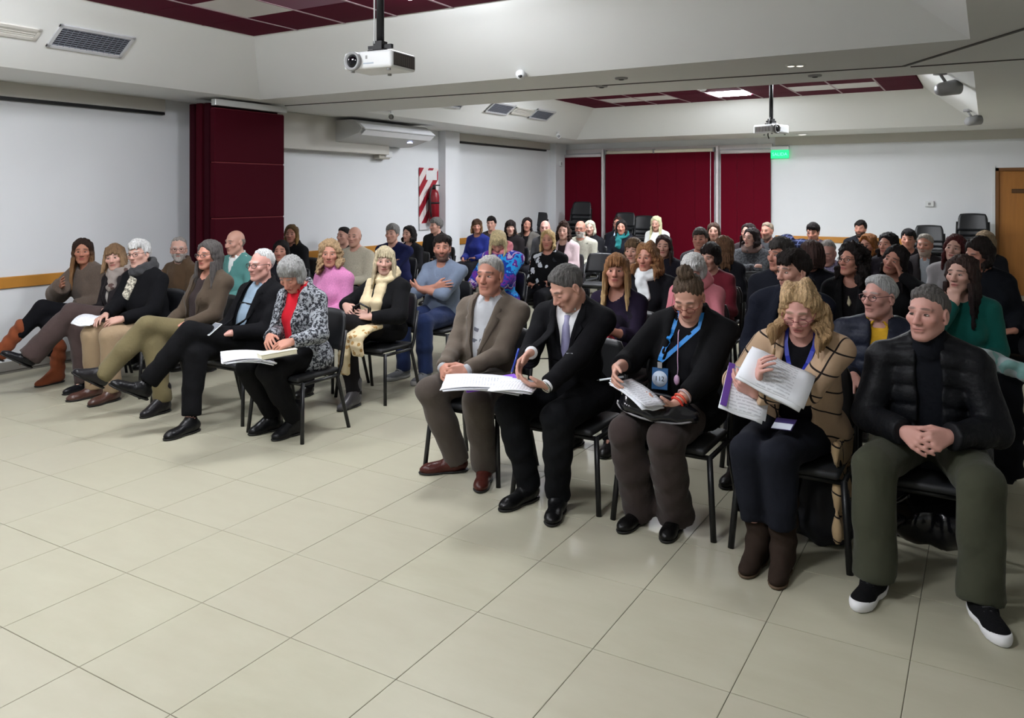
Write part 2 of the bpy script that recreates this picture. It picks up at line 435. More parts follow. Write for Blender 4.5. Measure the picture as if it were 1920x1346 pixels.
# partition track in the soffit
def track(label, p, q, w=.045):
    p, q = Vector((*p, ZS)), Vector((*q, ZS)); d = q-p
    o = obj('ceiling_track', box_mesh('ceiling_track', 0, d.length, -w/2, w/2, -.008, .0), m_plain('track_grey', (74, 71, 68), .6), None, p, (0, 0, math.atan2(d.y, d.x)))
    tag(o, label, 'track')
track('dark partition track across the soffit behind the near projector', (-7.3, 6.92), (-.6, 7.40), .016)
track('dark track branch bending off across the right soffit', (-.6, 7.40), (.9, 5.0), .03)
track('short dark track running straight on to the right soffit', (-.55, 7.46), (3.2, 7.6), .016)
# roller blinds on the back wall
BLIND = m_plain('blind_red', (92, 2, 24), .85, var=.05, nscale=30, spec=.12)
ALU = m_plain('white_alu', (222, 216, 218), .4)
def blinds():
    segs = [(-7.90, -7.02, 2.47, 'left burgundy roller blind on the back wall beside the column'), (-6.92, -4.60, 2.52, 'wide middle burgundy roller blind with cream roller on top'), (-4.47, -3.52, 2.47, 'right burgundy roller blind next to the exit sign')]
    for k, (a, b, zt, lab) in enumerate(segs):
        e = empty('roller_blind', ((a+b)/2, YB-.08, 0)); tag(e, lab, 'blind', 'blinds on the back wall'); h = (b-a)/2
        n = 6 if k == 1 else 3
        for q in range(n): 
            x0 = -h+2*h*q/n; obj('fabric', box_mesh('fabric', x0, x0+2*h/n-.002, -.004+.003*(q % 2), .004, .12, zt, .001), BLIND, e)
        obj('roller', tube_mesh('roller', [(-h, 0, zt+.03), (h, 0, zt+.03)], .035, 12), m_plain('cream', (222, 216, 196), .5) if k == 1 else ALU, e)
        obj('bottom_bar', box_mesh('bottom_bar', -h, h, -.015, .015, .1, .13, .004), ALU, e)
        if k == 1:
            obj('bead_chain', tube_mesh('bead_chain', [(h-.06, -.05, zt), (h-.06, -.06, 1.6), (h-.06, -.05, .9)], .006, 6), ALU, e)
            for s in (-h, -.1, h-.02): obj('bracket', box_mesh('bracket', s, s+.03, -.045, .05, zt-.01, zt+.08, .004), GREYP, e)
    for k, x in enumerate((-6.97, -4.53)):
        struct(obj('window_1', box_mesh('window_1', x-.02, x+.02, YB-.14, YB, 0, 2.62, .004), ALU))
    struct(obj('window_2', box_mesh('window_2', -7.90, -3.5, YB-.03, YB, 2.55, 2.64, .004), ALU))
blinds()
# door
DOORW = None
def m_doorwood():
    t = NT('door_wood'); co = t.coord(scale=(14, 14, 1.2)); f = t.noise(1.5, 4, co)
    t.set(Base_Color=t.mix(f, rgba((150, 94, 32)), rgba((184, 122, 50))), Roughness=.45); return t.m
DOORW = m_doorwood()
door = struct(obj('door_1', box_mesh('door_1', DX0+.05, DX1-.05, YB+.03, YB+.075, .01, DZ-.045, .004), DOORW))
fr = bmesh.new(); bx(fr, DX0, DX0+.05, YB-.01, YB+.12, 0, DZ); bx(fr, DX1-.05, DX1, YB-.01, YB+.12, 0, DZ); bx(fr, DX0, DX1, YB-.01, YB+.12, DZ-.05, DZ)
obj('door_frame', bm_mesh('door_frame', fr), m_plain('door_frame_wood', (120, 76, 30), .5), door)
obj('name_plate', box_mesh('name_plate', DX0+.23, DX0+.55, YB+.012, YB+.031, 1.70, 1.77, .004), m_plain('brown_plate', (84, 52, 12), .4), door)
obj('door_handle', tube_mesh('door_handle', [(DX1-.14, YB+.03, 1.02), (DX1-.14, YB-.03, 1.02), (DX1-.26, YB-.03, 1.02)], .01, 8), GREYP, door)
obj('edge_trim', box_mesh('edge_trim', DX0-.05, DX0, YB-.02, YB, 0, DZ+.03, .003), WHITEP, door)
# exit sign
def text_mesh(s, size, depth=.002):
    c = bpy.data.curves.new('lettering', 'FONT'); c.body = s; c.size = size; c.extrude = depth; c.align_x = 'CENTER'; c.align_y = 'CENTER'
    c.resolution_u = 3
    t = bpy.data.objects.new('tmp', c); COL.objects.link(t); bpy.context.view_layer.update()
    me = bpy.data.meshes.new_from_object(t.evaluated_get(bpy.context.evaluated_depsgraph_get())); bpy.data.objects.remove(t); me.name = 'lettering'; return me
e = empty('exit_sign', (-3.36, YB-.05, 2.44)); tag(e, 'small glowing green exit sign right of the burgundy blinds', 'sign')
obj('sign_panel', box_mesh('sign_panel', -.165, .165, -.012, .012, -.085, .075, .004), m_emit('exit_green', (20, 205, 125), 1.1), e)
obj('lettering', text_mesh('SALIDA', .085), m_emit('exit_letter', (120, 255, 190), 1.2), e, (0, -.014, -.01), (PI/2, 0, 0))
obj('housing', box_mesh('housing', -.165, .165, -.03, .04, .075, .14, .006), WHITEP, e)
# ------------------------------------------------------------------ fixtures on walls and ceiling
MATV = m_plain('vent_grey', (118, 122, 132), .55)
MATVD = m_plain('vent_dark', (60, 62, 70), .6)
MATVF = m_plain('vent_frame', (196, 197, 200), .5)
SL = math.atan2(ZC-ZS, .75)
def slope_M(side, along, up, tray):
    # a frame lying on the sloped face: local x along the edge, y up the slope, z towards the room
    if side == 'left':
        x0 = tray; n = Vector((math.sin(SL), 0, -math.cos(SL))); u = Vector((math.cos(SL), 0, math.sin(SL)))
        o = Vector((x0, along, ZS))+u*up; xa = Vector((0, 1, 0))
    if side == 'back':
        n = Vector((0, -math.sin(SL), -math.cos(SL))); u = Vector((0, -math.cos(SL), math.sin(SL)))
        o = Vector((along, tray, ZS))+u*up; xa = Vector((1, 0, 0))
    if side == 'right':
        n = Vector((-math.sin(SL), 0, -math.cos(SL))); u = Vector((-math.cos(SL), 0, math.sin(SL)))
        o = Vector((tray, along, ZS))+u*up; xa = Vector((0, -1, 0))
    M = Matrix((xa, u, n)).transposed().to_4x4(); M.translation = o; return M
def vent(M, w, h, label, louver=False):
    e = empty('air_vent'); e.matrix_world = M; tag(e, label, 'vent')
    f = bmesh.new(); t = .03
    for a in ((-w/2, w/2, -h/2, -h/2+t), (-w/2, w/2, h/2-t, h/2), (-w/2, -w/2+t, -h/2, h/2), (w/2-t, w/2, -h/2, h/2)): bx(f, *a, 0, .015)
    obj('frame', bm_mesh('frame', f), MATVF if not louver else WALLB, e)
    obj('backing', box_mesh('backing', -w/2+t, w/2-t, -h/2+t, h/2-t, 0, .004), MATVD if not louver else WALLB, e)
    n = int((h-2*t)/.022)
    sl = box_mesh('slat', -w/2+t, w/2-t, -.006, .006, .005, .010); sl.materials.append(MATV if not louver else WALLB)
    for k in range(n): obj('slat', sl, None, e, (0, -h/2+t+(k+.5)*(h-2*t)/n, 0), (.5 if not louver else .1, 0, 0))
    if not louver:
        n2 = int((w-2*t)/.05); cb = bmesh.new()
        for k in range(1, n2): bx(cb, -w/2+t+k*(w-2*t)/n2-.002, -w/2+t+k*(w-2*t)/n2+.002, -h/2+t, h/2-t, .008, .012)
        obj('cross_bars', bm_mesh('cross_bars', cb), MATV, e)
def slope_pt(px, py, side, tray):
    # intersection of the pixel ray with a tray slope -> (along, up)
    a, b = ray(px); c = -(py-YH)/F_PX; k = (ZC-ZS)/.75
    if side == 'left': d = (CAM_H-ZS+k*tray)/(k*a-c); return b*d, (a*d-tray)/math.cos(SL)
    if side == 'back': d = (CAM_H-ZS-k*tray)/(-k*b-c); return a*d, (tray-b*d)/math.cos(SL)
def vent_px(c4, side, tray, label, **k):
    pts = [slope_pt(x, y, side, tray) for x, y in c4]
    A = [p[0] for p in pts]; U = [p[1] for p in pts]
    w = (abs(A[1]-A[0])+abs(A[2]-A[3]))/2; h = (abs(U[3]-U[0])+abs(U[2]-U[1]))/2
    vent(slope_M(side, sum(A)/4, sum(U)/4, tray), max(.2, w), max(.12, h), label, **k)
vent_px([(110, 45), (253, 68), (228, 108), (88, 86)], 'left', -7.10, 'large grey air grille on the sloped ceiling at top left')
vent_px([(-40, 30), (76, 58), (66, 76), (-40, 56)], 'left', -7.10, 'white flush louvre beside the grille at far top left', louver=True)
vent_px([(925, 190), (965, 196), (952, 216), (910, 210)], 'left', -7.0, 'grey air grille in the middle of the far sloped ceiling')
vent_px([(1005, 203), (1040, 209), (1026, 227), (993, 221)], 'left', -7.0, 'rightmost grey air grille of the far sloped ceiling')
vent_px([(838, 183), (878, 187), (862, 204), (812, 195)], 'left', -7.0, 'grey air grille partly cut off by the soffit above the air conditioner')
vent_px([(967, 200), (1003, 206), (992, 218), (958, 212)], 'left', -7.0, 'plain cream access panel between two far grilles', louver=True)
# projectors
def projector(loc, rz, pole_top, label, cable=False, s=1.0):
    e = empty('projector', loc, rz); tag(e, label, 'projector')
    w, d, h = .17*s, .13*s, .052*s
    obj('body', box_mesh('body', -w, w, -d, d, -h, h, .018*s, 3), WHITEP, e)
    R = Matrix.Rotation(PI/2, 4, 'X')
    ln = obj('lens_ring', lathe_mesh('lens_ring', [(.05*s, -.01), (.056*s, .0), (.056*s, .02), (.044*s, .025), (.04*s, .012)], 24), GREYP, e, (-.095*s, -d-.004, -.004*s), (PI/2, 0, 0))
    obj('lens', lathe_mesh('lens', [(.042*s, 0), (.038*s, .012), (.02*s, .02), (.004, .023)], 24), m_plain('lens_glass', (10, 10, 14), .05), ln, (0, 0, .002))
    g = bmesh.new()
    for k in range(11):
        bx(g, -w-.003, -w+.002, -d*.8+k*d*.155, -d*.8+k*d*.155+.010*s, -h*.6, h*.55)
        bx(g, w-.002, w+.003, -d*.8+k*d*.155, -d*.8+k*d*.155+.010*s, -h*.6, h*.55)
    obj('side_grille', bm_mesh('side_grille', g), m_plain('grille_brown', (92, 84, 80), .5), e)
    obj('side_panel', box_mesh('side_panel', w-.004, w+.001, -d*.85, d*.85, -h*.72, h*.7), m_plain('grille_brown2', (62, 57, 55), .6), e)
    obj('button', box_mesh('button', -.012, .0, -d-.002, -d+.01, .005, .025), GREYP, e)
    obj('front_mark', box_mesh('front_mark', -.03*s, .045*s, -d-.001, -d+.01, -.026*s, -.016*s, .002), m_plain('grey_mark', (168, 180, 192), .5), e)
    for sx, sy in ((-1, -1), (1, -1), (0, 1)): obj('foot', lathe_mesh('foot', [(.012, 0), (.012, .014)], 10), GREYP, e, (sx*w*.75, sy*d*.75, -h-.012))
    obj('mount_plate', box_mesh('mount_plate', -.06*s, .07*s, -.05*s, .05*s, h+.004, h+.022*s, .004), DARK, e)
    br = bmesh.new(); bx(br, -.03*s, .03*s, -.03*s, .03*s, h+.02*s, h+.075*s); bx(br, .02*s, .085*s, -.012, .012, h+.03*s, h+.055*s); bx(br, -.075*s, -.02*s, -.02, .02, h+.03*s, h+.05*s)
    obj('bracket', bm_mesh('bracket', br), DARK, e)
    top = pole_top-loc[2]
    obj('pole', tube_mesh('pole', [(0, 0, h+.06*s), (0, 0, top)], .023*s, 12), DARK, e)
    obj('cable', tube_mesh('cable', [(-.02, -.03, h+.06), (-.022, -.03, top-.3), (-.015, -.02, top-.01)] if not cable else [(-.02, .0, h+.1), (-.09, -.03, h+.05), (-.13, -.05, -.02), (-.14, -.05, -.08), (-.12, -.05, -.12)], .005 if not cable else .007, 6), WHITEP if not cable else DARK, e)
    obj('ceiling_flange', lathe_mesh('ceiling_flange', [(.07, 0), (.07, .012), (.03, .016)], 18), DARK, e, (0, 0, top-.016))
x, y, z = onY(713, 118, 3.7)
projector((x, y, z), math.radians(5), ZC-.02, 'white projector with round black lens on a black pole, nearest')
x, y, z = onY(1446, 243, 10.2)
projector((x, y, z), math.radians(68), ZC-.02, 'small white projector on a black pole in the far room', True, 1.05)
# air conditioner under the far soffit
def ac():
    e = empty('air_conditioner', (XL+.02, 9.22, 2.55)); tag(e, 'white wall air conditioner hung under the soffit behind the partition', 'air conditioner')
    # profile in x (out of the wall) - z, extruded along y
    prof = [(0, .17), (.50, .17), (.62, .09), (.66, .045), (.60, -.02), (.20, -.13), (0, -.13)]
    L = .84
    v = [(px, -L, pz) for px, pz in prof]+[(px, L, pz) for px, pz in prof]; n = len(prof)
    f = [tuple(range(n))[::-1], tuple(range(n, 2*n))]+[(k, (k+1) % n, n+(k+1) % n, n+k) for k in range(n)]
    obj('body', mesh('body', v, f), m_plain('ac_body', (196, 196, 194), .5), e)
    WL = m_plain('ac_white', (244, 245, 250), .45)
    obj('front_flap', mesh('front_flap', [(.60, -L+.03, .115), (.60, L-.03, .115), (.70, L-.03, .04), (.70, -L+.03, .04), (.585, -L+.03, .105), (.585, L-.03, .105), (.685, L-.03, .03), (.685, -L+.03, .03)], [(0, 1, 2, 3), (7, 6, 5, 4), (0, 4, 5, 1), (1, 5, 6, 2), (2, 6, 7, 3), (3, 7, 4, 0)]), WL, e)
    obj('lower_flap', mesh('lower_flap', [(.69, -L+.05, .022), (.69, L-.05, .022), (.61, L-.05, -.045), (.61, -L+.05, -.045), (.675, -L+.05, .022), (.675, L-.05, .022), (.60, L-.05, -.04), (.60, -L+.05, -.04)], [(0, 1, 2, 3), (7, 6, 5, 4), (0, 4, 5, 1), (1, 5, 6, 2), (2, 6, 7, 3), (3, 7, 4, 0)]), WL, e)
    obj('outlet_slot', box_mesh('outlet_slot', .50, .645, -L+.06, L-.06, .03, .035), DARK, e)
    obj('indicator', box_mesh('indicator', .40, .45, L-.35, L-.28, -.085, -.075), m_emit('indicator_blue', (200, 210, 255), 3), e)
    for s in (-.6, .6): obj('hanger', box_mesh('hanger', .1, .16, s-.02, s+.02, .16, .20), GREYP, e)
ac()
def spot(loc, rz, tilt, label, s=1.0, mat=None):
    e = empty('spotlight', loc, rz); tag(e, label, 'spotlight'); mat = mat or WHITEP
    obj('base', lathe_mesh('base', [(.035*s, 0), (.035*s, -.02*s)], 14), mat, e)
    obj('arm', tube_mesh('arm', [(0, 0, -.02*s), (0, -.03*s, -.06*s)], .008*s, 8), mat, e)
    h = obj('head', lathe_mesh('head', [(.025*s, -.07*s), (.036*s, -.05*s), (.042*s, .05*s), (.036*s, .05*s), (.03*s, .03*s)], 16), mat, e, (0, -.05*s, -.09*s), (tilt, 0, 0))
    obj('lamp_face', lathe_mesh('lamp_face', [(.034*s, 0), (.01*s, .004*s)], 16), GREYP, h, (0, 0, .035*s))
def on_left_slope(px, py, tray):
    al, up = slope_pt(px, py, 'left', tray); M = slope_M('left', al, up, tray); return M.translation
p = on_left_slope(733, 205, -7.0); spot(p, math.radians(40), 1.9, 'small white spotlight on the far slope above the air conditioner', 1.1)
p = on_left_slope(1046, 247, -7.0); spot(p, math.radians(40), 1.9, 'tiny white spotlight at the end of the far left slope', .9)
# white camera on the near beam slope
al, up = slope_pt(982, 139, 'back', 6.35); p = slope_M('back', al, up, 6.35).translation
e = empty('ceiling_camera', p); tag(e, 'small white dome camera low on the near beam face', 'camera')
obj('bracket', box_mesh('bracket', -.03, .03, -.02, .05, -.02, .03, .006), WHITEP, e)
obj('head', lathe_mesh('head', [(.012, -.055), (.036, -.04), (.045, 0), (.04, .03), (.02, .045)], 16), WHITEP, e, (0, -.06, -.015), (1.2, 0, .4))
obj('lens', lathe_mesh('lens', [(.018, 0), (.006, .006)], 14), BLACKP, e, (.02, -.10, -.03), (1.4, 0, .4))
# right slope of the far tray: two track spotlights with their cast
for (al, up, rz, lab, s) in ((9.6, .40, 2.2, 'large white track spotlight on the right slope of the far tray', 2.0), (12.6, .15, 2.2, 'lower small spotlight at the bottom of the right slope', 1.7)):
    p = slope_M('right', al, up, -.10).translation; spot(p, rz, 1.4, lab, s, GREYP)
# smoke detectors and downlights
def downlight(px, py, z, r, label, lit=True):
    x, y, _ = onZ(px, py, z)
    e = empty('downlight', (x, y, z)); tag(e, label, 'downlight')
    obj('ring', lathe_mesh('ring', [(r, 0), (r, -.008), (r*.8, -.012)], 20), WHITEP, e)
    obj('diffuser', lathe_mesh('diffuser', [(r*.78, -.010), (r*.3, -.016)], 20), m_emit('downlight_glow', (255, 246, 225), 1.6) if lit else WHITEP, e)
downlight(1483, 122, ZS, .045, 'left one of two small round downlights in the near soffit')
downlight(1500, 121.5, ZS, .045, 'right one of two small round downlights in the near soffit')
x, y, _ = onZ(1558, 257, ZS)
e = empty('downlight', (-2.85, 15.0, ZS)); tag(e, 'oval glowing downlight in the soffit along the back wall', 'downlight')
obj('ring', lathe_mesh('ring', [(.11, 0), (.11, -.01), (.09, -.014)], 20), WHITEP, e); obj('diffuser', lathe_mesh('diffuser', [(.088, -.012), (.03, -.018)], 20), m_emit('downlight_glow2', (255, 250, 235), 2), e)
for k, (px, py) in enumerate(((1165, 146), (1128, 161), (1528, 141))):
    x, y, _ = onZ(px, py, ZS)
    e = empty('smoke_detector', (x, y, ZS)); tag(e, ('flat grey soffit disc left of the track, nearer', 'flat grey soffit disc just above the crimson ceiling edge', 'flat grey soffit disc above the far projector')[k], 'detector')
    obj('base', lathe_mesh('base', [(.06, 0), (.058, -.012), (.04, -.016)], 18), GREYP, e); obj('sensor', lathe_mesh('sensor', [(.03, -.014), (.02, -.022)], 14), DARK, e)
x, y, _ = onZ(1318, 164, ZC-.02)
e = empty('smoke_detector', (x, y, ZC-.02)); tag(e, 'white round smoke detector on the crimson ceiling beside the lit panel', 'detector')
obj('base', lathe_mesh('base', [(.06, 0), (.058, -.03), (.035, -.05)], 18), WHITEP, e); obj('sensor', lathe_mesh('sensor', [(.03, -.05), (.02, -.06)], 14), GREYP, e)
# emergency lamp on bracket under the air conditioner
X, y, z = onX(718, 291, XL+.1)
e = empty('emergency_light', (XL+.02, y, z)); tag(e, 'grey and white emergency lamp on the wall below the air conditioner', 'lamp')
obj('body', box_mesh('body', 0, .12, -.13, .13, -.06, .04, .015, 2), m_plain('lamp_beige', (176, 172, 160), .5), e)
obj('lens', box_mesh('lens', .08, .14, .0, .16, -.035, .06, .012, 2), WHITEP, e)
obj('stem', box_mesh('stem', .02, .06, .08, .13, .05, .20, .004), GREYP, e)
# fire extinguisher board
def m_stripes():
    t = NT('stripes'); sp = t.n('ShaderNodeSeparateXYZ'); t.lk(t.coord(), sp.inputs[0])
    q = t.math('ADD', t.math('MULTIPLY', sp.outputs[2], 3.0), t.math('MULTIPLY', sp.outputs[1], -3.6))
    f = t.math('LESS_THAN', t.math('FRACT', q), .5)
    t.set(Base_Color=t.mix(f, rgba((226, 216, 214)), rgba((150, 16, 36))), Roughness=.5); return t.m
yb0, zb0 = 10.42, 2.12
e = empty('extinguisher_board', (XL+.012, 10.80, 1.62)); tag(e, 'red and white striped board on the left wall behind the extinguisher', 'sign')
obj('board', box_mesh('board', 0, .01, -.26, .26, -.42, .50), m_stripes(), e); obj('lower_plate', box_mesh('lower_plate', 0, .012, -.26, .02, -.53, -.42), m_plain('pale_plate', (206, 204, 206), .5), e)
obj('label_patch', box_mesh('label_patch', .01, .014, -.08, .22, .30, .46), WHITEP, e); obj('side_label', box_mesh('side_label', .01, .014, .12, .24, -.2, .22), m_plain('side_label', (220, 205, 205), .5), e)
RED = m_plain('extinguisher_red', (128, 12, 28), .35)
e = empty('fire_extinguisher', (XL+.13, 10.80, 1.22)); tag(e, 'dark red fire extinguisher hanging on the striped board', 'extinguisher')
obj('cylinder', lathe_mesh('cylinder', [(.07, 0), (.085, .015), (.085, .42), (.07, .50), (.03, .54)], 20), RED, e)
obj('valve', lathe_mesh('valve', [(.028, .54), (.028, .60), (.015, .62)], 12), DARK, e)
obj('lever', box_mesh('lever', -.02, .02, -.02, .14, .60, .62, .004), DARK, e)
obj('hose', tube_mesh('hose', [(0, -.03, .58), (.02, -.12, .54), (.02, -.15, .40), (.02, -.13, .18), (.02, -.11, .08)], .013, 8), DARK, e)
obj('band', lathe_mesh('band', [(.088, .30), (.088, .33)], 20), DARK, e)
obj('bracket', box_mesh('bracket', -.10, -.07, -.03, .03, .2, .4), DARK, e)
# small wall boxes
X, y, z = onY(1743, 382, YB); e = empty('wall_switch_box', (X, YB, z)); tag(e, 'small white box on the back wall left of the door', 'box')
obj('cover', box_mesh('cover', -.07, .07, -.045, 0, -.05, .05, .012, 2), WHITEP, e); obj('knob', box_mesh('knob', -.02, .02, -.055, -.04, -.02, .02, .005), GREYP, e)
e = empty('wall_sensor', (XL+.17, 15.3, 2.33)); tag(e, 'tiny white sensor box on the corner column of the left wall', 'sensor')
obj('cover', box_mesh('cover', 0, .03, -.05, .05, -.06, .06, .008), WHITEP, e); obj('slot', box_mesh('slot', .029, .032, -.025, .025, -.03, .03), GREYP, e)
# ------------------------------------------------------------------ implicit-surface modelling
EDG = [(0, 1), (2, 3), (4, 5), (6, 7), (0, 2), (1, 3), (4, 6), (5, 7), (0, 4), (1, 5), (2, 6), (3, 7)]
def axis(lo, hi, coarse, fine=None, ivs=()):
    if not ivs: return np.linspace(lo, hi, max(3, int(round((hi-lo)/coarse))+1))
    iv = []
    for a, b in sorted([tuple(w_) for w_ in ivs]):
        a, b = max(lo, a), min(hi, b)
        if b <= a: continue
        if iv and a <= iv[-1][1]+.03: iv[-1][1] = max(iv[-1][1], b)
        else: iv.append([a, b])
    out = [lo]; cur = lo
    def seg(b, st):
        nonlocal cur
        if b-cur < 1e-6: return
        n = max(1, int(round((b-cur)/st))); out.extend(list(cur+(b-cur)*np.arange(1, n+1)/n)); cur = b
    for a, b in iv: seg(a, coarse); seg(b, fine)
    seg(hi, coarse)
    return np.array(out)
class Field:
    def __init__(s, xs, ys, zs):
        s.ax = (np.asarray(xs, np.float32), np.asarray(ys, np.float32), np.asarray(zs, np.float32))
        s.D = np.full((len(xs), len(ys), len(zs)), .5, np.float32); s.cell = max(float(np.diff(a).max()) for a in s.ax)
    def sl(s, lo, hi, m):
        r = []
        for a, l, h in zip(s.ax, lo, hi):
            i = max(0, int(np.searchsorted(a, l-m))-1); j = min(len(a), int(np.searchsorted(a, h+m))+1)
            if j <= i: return None
            r.append(slice(i, j))
        return tuple(r)
    def P(s, q): return s.ax[0][q[0]][:, None, None], s.ax[1][q[1]][None, :, None], s.ax[2][q[2]][None, None, :]
    def _put(s, q, d, k, mode):
        D = s.D[q]
        if mode == 'cut':
            d = -d
            if k > 0:
                h = np.clip(.5-.5*(D-d)/k, 0, 1); s.D[q] = D*(1-h)+d*h+k*h*(1-h)
            else: s.D[q] = np.maximum(D, d)
        else:
            if k > 0:
                h = np.clip(.5+.5*(D-d)/k, 0, 1); s.D[q] = D*(1-h)+d*h-k*h*(1-h)
            else: s.D[q] = np.minimum(D, d)
    def caps(s, a, b, ra, rb=None, k=.02, mode='add'):
        rb = ra if rb is None else rb; R = max(ra, rb)
        a = [float(v) for v in a]; b = [float(v) for v in b]
        q = s.sl([min(a[i], b[i])-R for i in range(3)], [max(a[i], b[i])+R for i in range(3)], k+2.5*s.cell)
        if q is None: return s
        X, Y, Z = s.P(q); ba = [b[i]-a[i] for i in range(3)]; L2 = sum(v*v for v in ba)+1e-12
        t = np.clip(((X-a[0])*ba[0]+(Y-a[1])*ba[1]+(Z-a[2])*ba[2])/L2, 0, 1)
        d = np.sqrt((X-a[0]-t*ba[0])**2+(Y-a[1]-t*ba[1])**2+(Z-a[2]-t*ba[2])**2)-(ra+(rb-ra)*t)
        s._put(q, d, k, mode); return s
    def ell(s, c, r, k=.02, R=None, mode='add'):
        m = max(r) if R is not None else None
        lo = [c[i]-(m or r[i]) for i in range(3)]; hi = [c[i]+(m or r[i]) for i in range(3)]
        q = s.sl(lo, hi, k+2.5*s.cell)
        if q is None: return s
        X, Y, Z = s.P(q); X = X-float(c[0]); Y = Y-float(c[1]); Z = Z-float(c[2])
        if R is not None:
            X, Y, Z = X*R[0][0]+Y*R[1][0]+Z*R[2][0], X*R[0][1]+Y*R[1][1]+Z*R[2][1], X*R[0][2]+Y*R[1][2]+Z*R[2][2]
        k0 = np.sqrt((X/r[0])**2+(Y/r[1])**2+(Z/r[2])**2); k1 = np.sqrt((X/r[0]**2)**2+(Y/r[1]**2)**2+(Z/r[2]**2)**2)+1e-9
        s._put(q, k0*(k0-1)/k1, k, mode); return s
    def half(s, c, n, rad, k=.0):
        # remove everything on the +n side of a plane, within a ball-sized box round c
        q = s.sl([c[i]-rad for i in range(3)], [c[i]+rad for i in range(3)], 0)
        if q is None: return s
        X, Y, Z = s.P(q); d = (X-c[0])*n[0]+(Y-c[1])*n[1]+(Z-c[2])*n[2]
        ball = np.sqrt((X-c[0])**2+(Y-c[1])**2+(Z-c[2])**2)-rad
        s.D[q] = np.maximum(s.D[q], np.minimum(d, -ball)); return s
    def merge(s, o, k=.015):
        h = np.clip(.5+.5*(s.D-o.D)/k, 0, 1); s.D = s.D*(1-h)+o.D*h-k*h*(1-h); return s
    def folds(s, amp, f, seed):
        r = np.random.RandomState(seed); X, Y, Z = s.P((slice(None),)*3)
        for _ in range(3):
            a = r.normal(size=3)*f; ph = r.rand()*6.28
            s.D += (amp*np.sin(a[0]*X+a[1]*Y+a[2]*Z+ph+.9*np.sin(.5*a[1]*X-.5*a[0]*Z+ph))).astype(np.float32)
        return s
    def front(s, x, z):
        i = int(np.clip(np.searchsorted(s.ax[0], x), 0, len(s.ax[0])-1)); k = int(np.clip(np.searchsorted(s.ax[2], z), 0, len(s.ax[2])-1))
        col = s.D[i, :, k]; w = np.nonzero(col < 0)[0]
        return float(s.ax[1][w[0]]) if len(w) else None
    def mesh(s, name, attrs=None):
        D = s.D; nx, ny, nz = D.shape
        B = D < 0
        cnt = np.zeros((nx-1, ny-1, nz-1), np.uint8)
        for a in (0, 1):
            for b in (0, 1):
                for c in (0, 1): cnt += B[a:nx-1+a, b:ny-1+b, c:nz-1+c]
        act = (cnt > 0) & (cnt < 8); I, J, K = np.nonzero(act); n = len(I)
        me = bpy.data.meshes.new(name)
        if n == 0: return me
        V = np.empty((n, 8), np.float32); cn = [(a, b, c) for c in (0, 1) for b in (0, 1) for a in (0, 1)]
        for q, (a, b, c) in enumerate(cn): V[:, q] = D[I+a, J+b, K+c]
        acc = np.zeros((n, 3), np.float32); num = np.zeros(n, np.float32)
        for p, q in EDG:
            vp, vq = V[:, p], V[:, q]; m = (vp < 0) != (vq < 0)
            t = np.where(m, vp/np.where(m, vp-vq, 1), 0)
            for ax_ in range(3): acc[:, ax_] += np.where(m, cn[p][ax_]+t*(cn[q][ax_]-cn[p][ax_]), 0)
            num += m
        acc /= num[:, None]
        co = np.empty((n, 3), np.float32)
        for ax_, idx in enumerate((I, J, K)):
            A = s.ax[ax_]; co[:, ax_] = A[idx]+(A[idx+1]-A[idx])*acc[:, ax_]
        idm = np.full((nx-1, ny-1, nz-1), -1, np.int32); idm[I, J, K] = np.arange(n)
        quads = []
        for ax_ in range(3):
            u, v = (ax_+1) % 3, (ax_+2) % 3
            s0 = [slice(None)]*3; s1 = [slice(None)]*3
            s0[ax_] = slice(0, -1); s1[ax_] = slice(1, None)
            for w in (u, v): s0[w] = slice(1, -1); s1[w] = slice(1, -1)
            b0, b1 = B[tuple(s0)], B[tuple(s1)]; e = np.nonzero(b0 != b1)
            base = list(e); base[u] = base[u]+1; base[v] = base[v]+1
            def g(du, dv):
                z_ = list(base); z_[u] = z_[u]-du; z_[v] = z_[v]-dv; return idm[z_[0], z_[1], z_[2]]
            qd = np.stack([g(1, 1), g(0, 1), g(0, 0), g(1, 0)], 1); fl = ~b0[e]
            qd[fl] = qd[fl][:, ::-1]; quads.append(qd)
        Q = np.concatenate(quads); Q = Q[(Q >= 0).all(1)]
        m = len(Q); me.vertices.add(n); me.loops.add(4*m); me.polygons.add(m)
        me.vertices.foreach_set('co', co.ravel()); me.loops.foreach_set('vertex_index', Q.ravel())
        me.polygons.foreach_set('loop_start', np.arange(0, 4*m, 4, dtype=np.int32)); me.polygons.foreach_set('loop_total', np.full(m, 4, np.int32))
        me.polygons.foreach_set('use_smooth', np.ones(m, bool)); me.update(calc_edges=True)
        if attrs:
            for nm, (ty, val) in attrs.items():
                at = me.attributes.new(nm, ty, 'POINT'); arr = val(co) if callable(val) else np.tile(np.asarray(val, np.float32), n)
                at.data.foreach_set('vector' if ty == 'FLOAT_VECTOR' else 'color', np.ascontiguousarray(arr, np.float32).ravel())
        return me
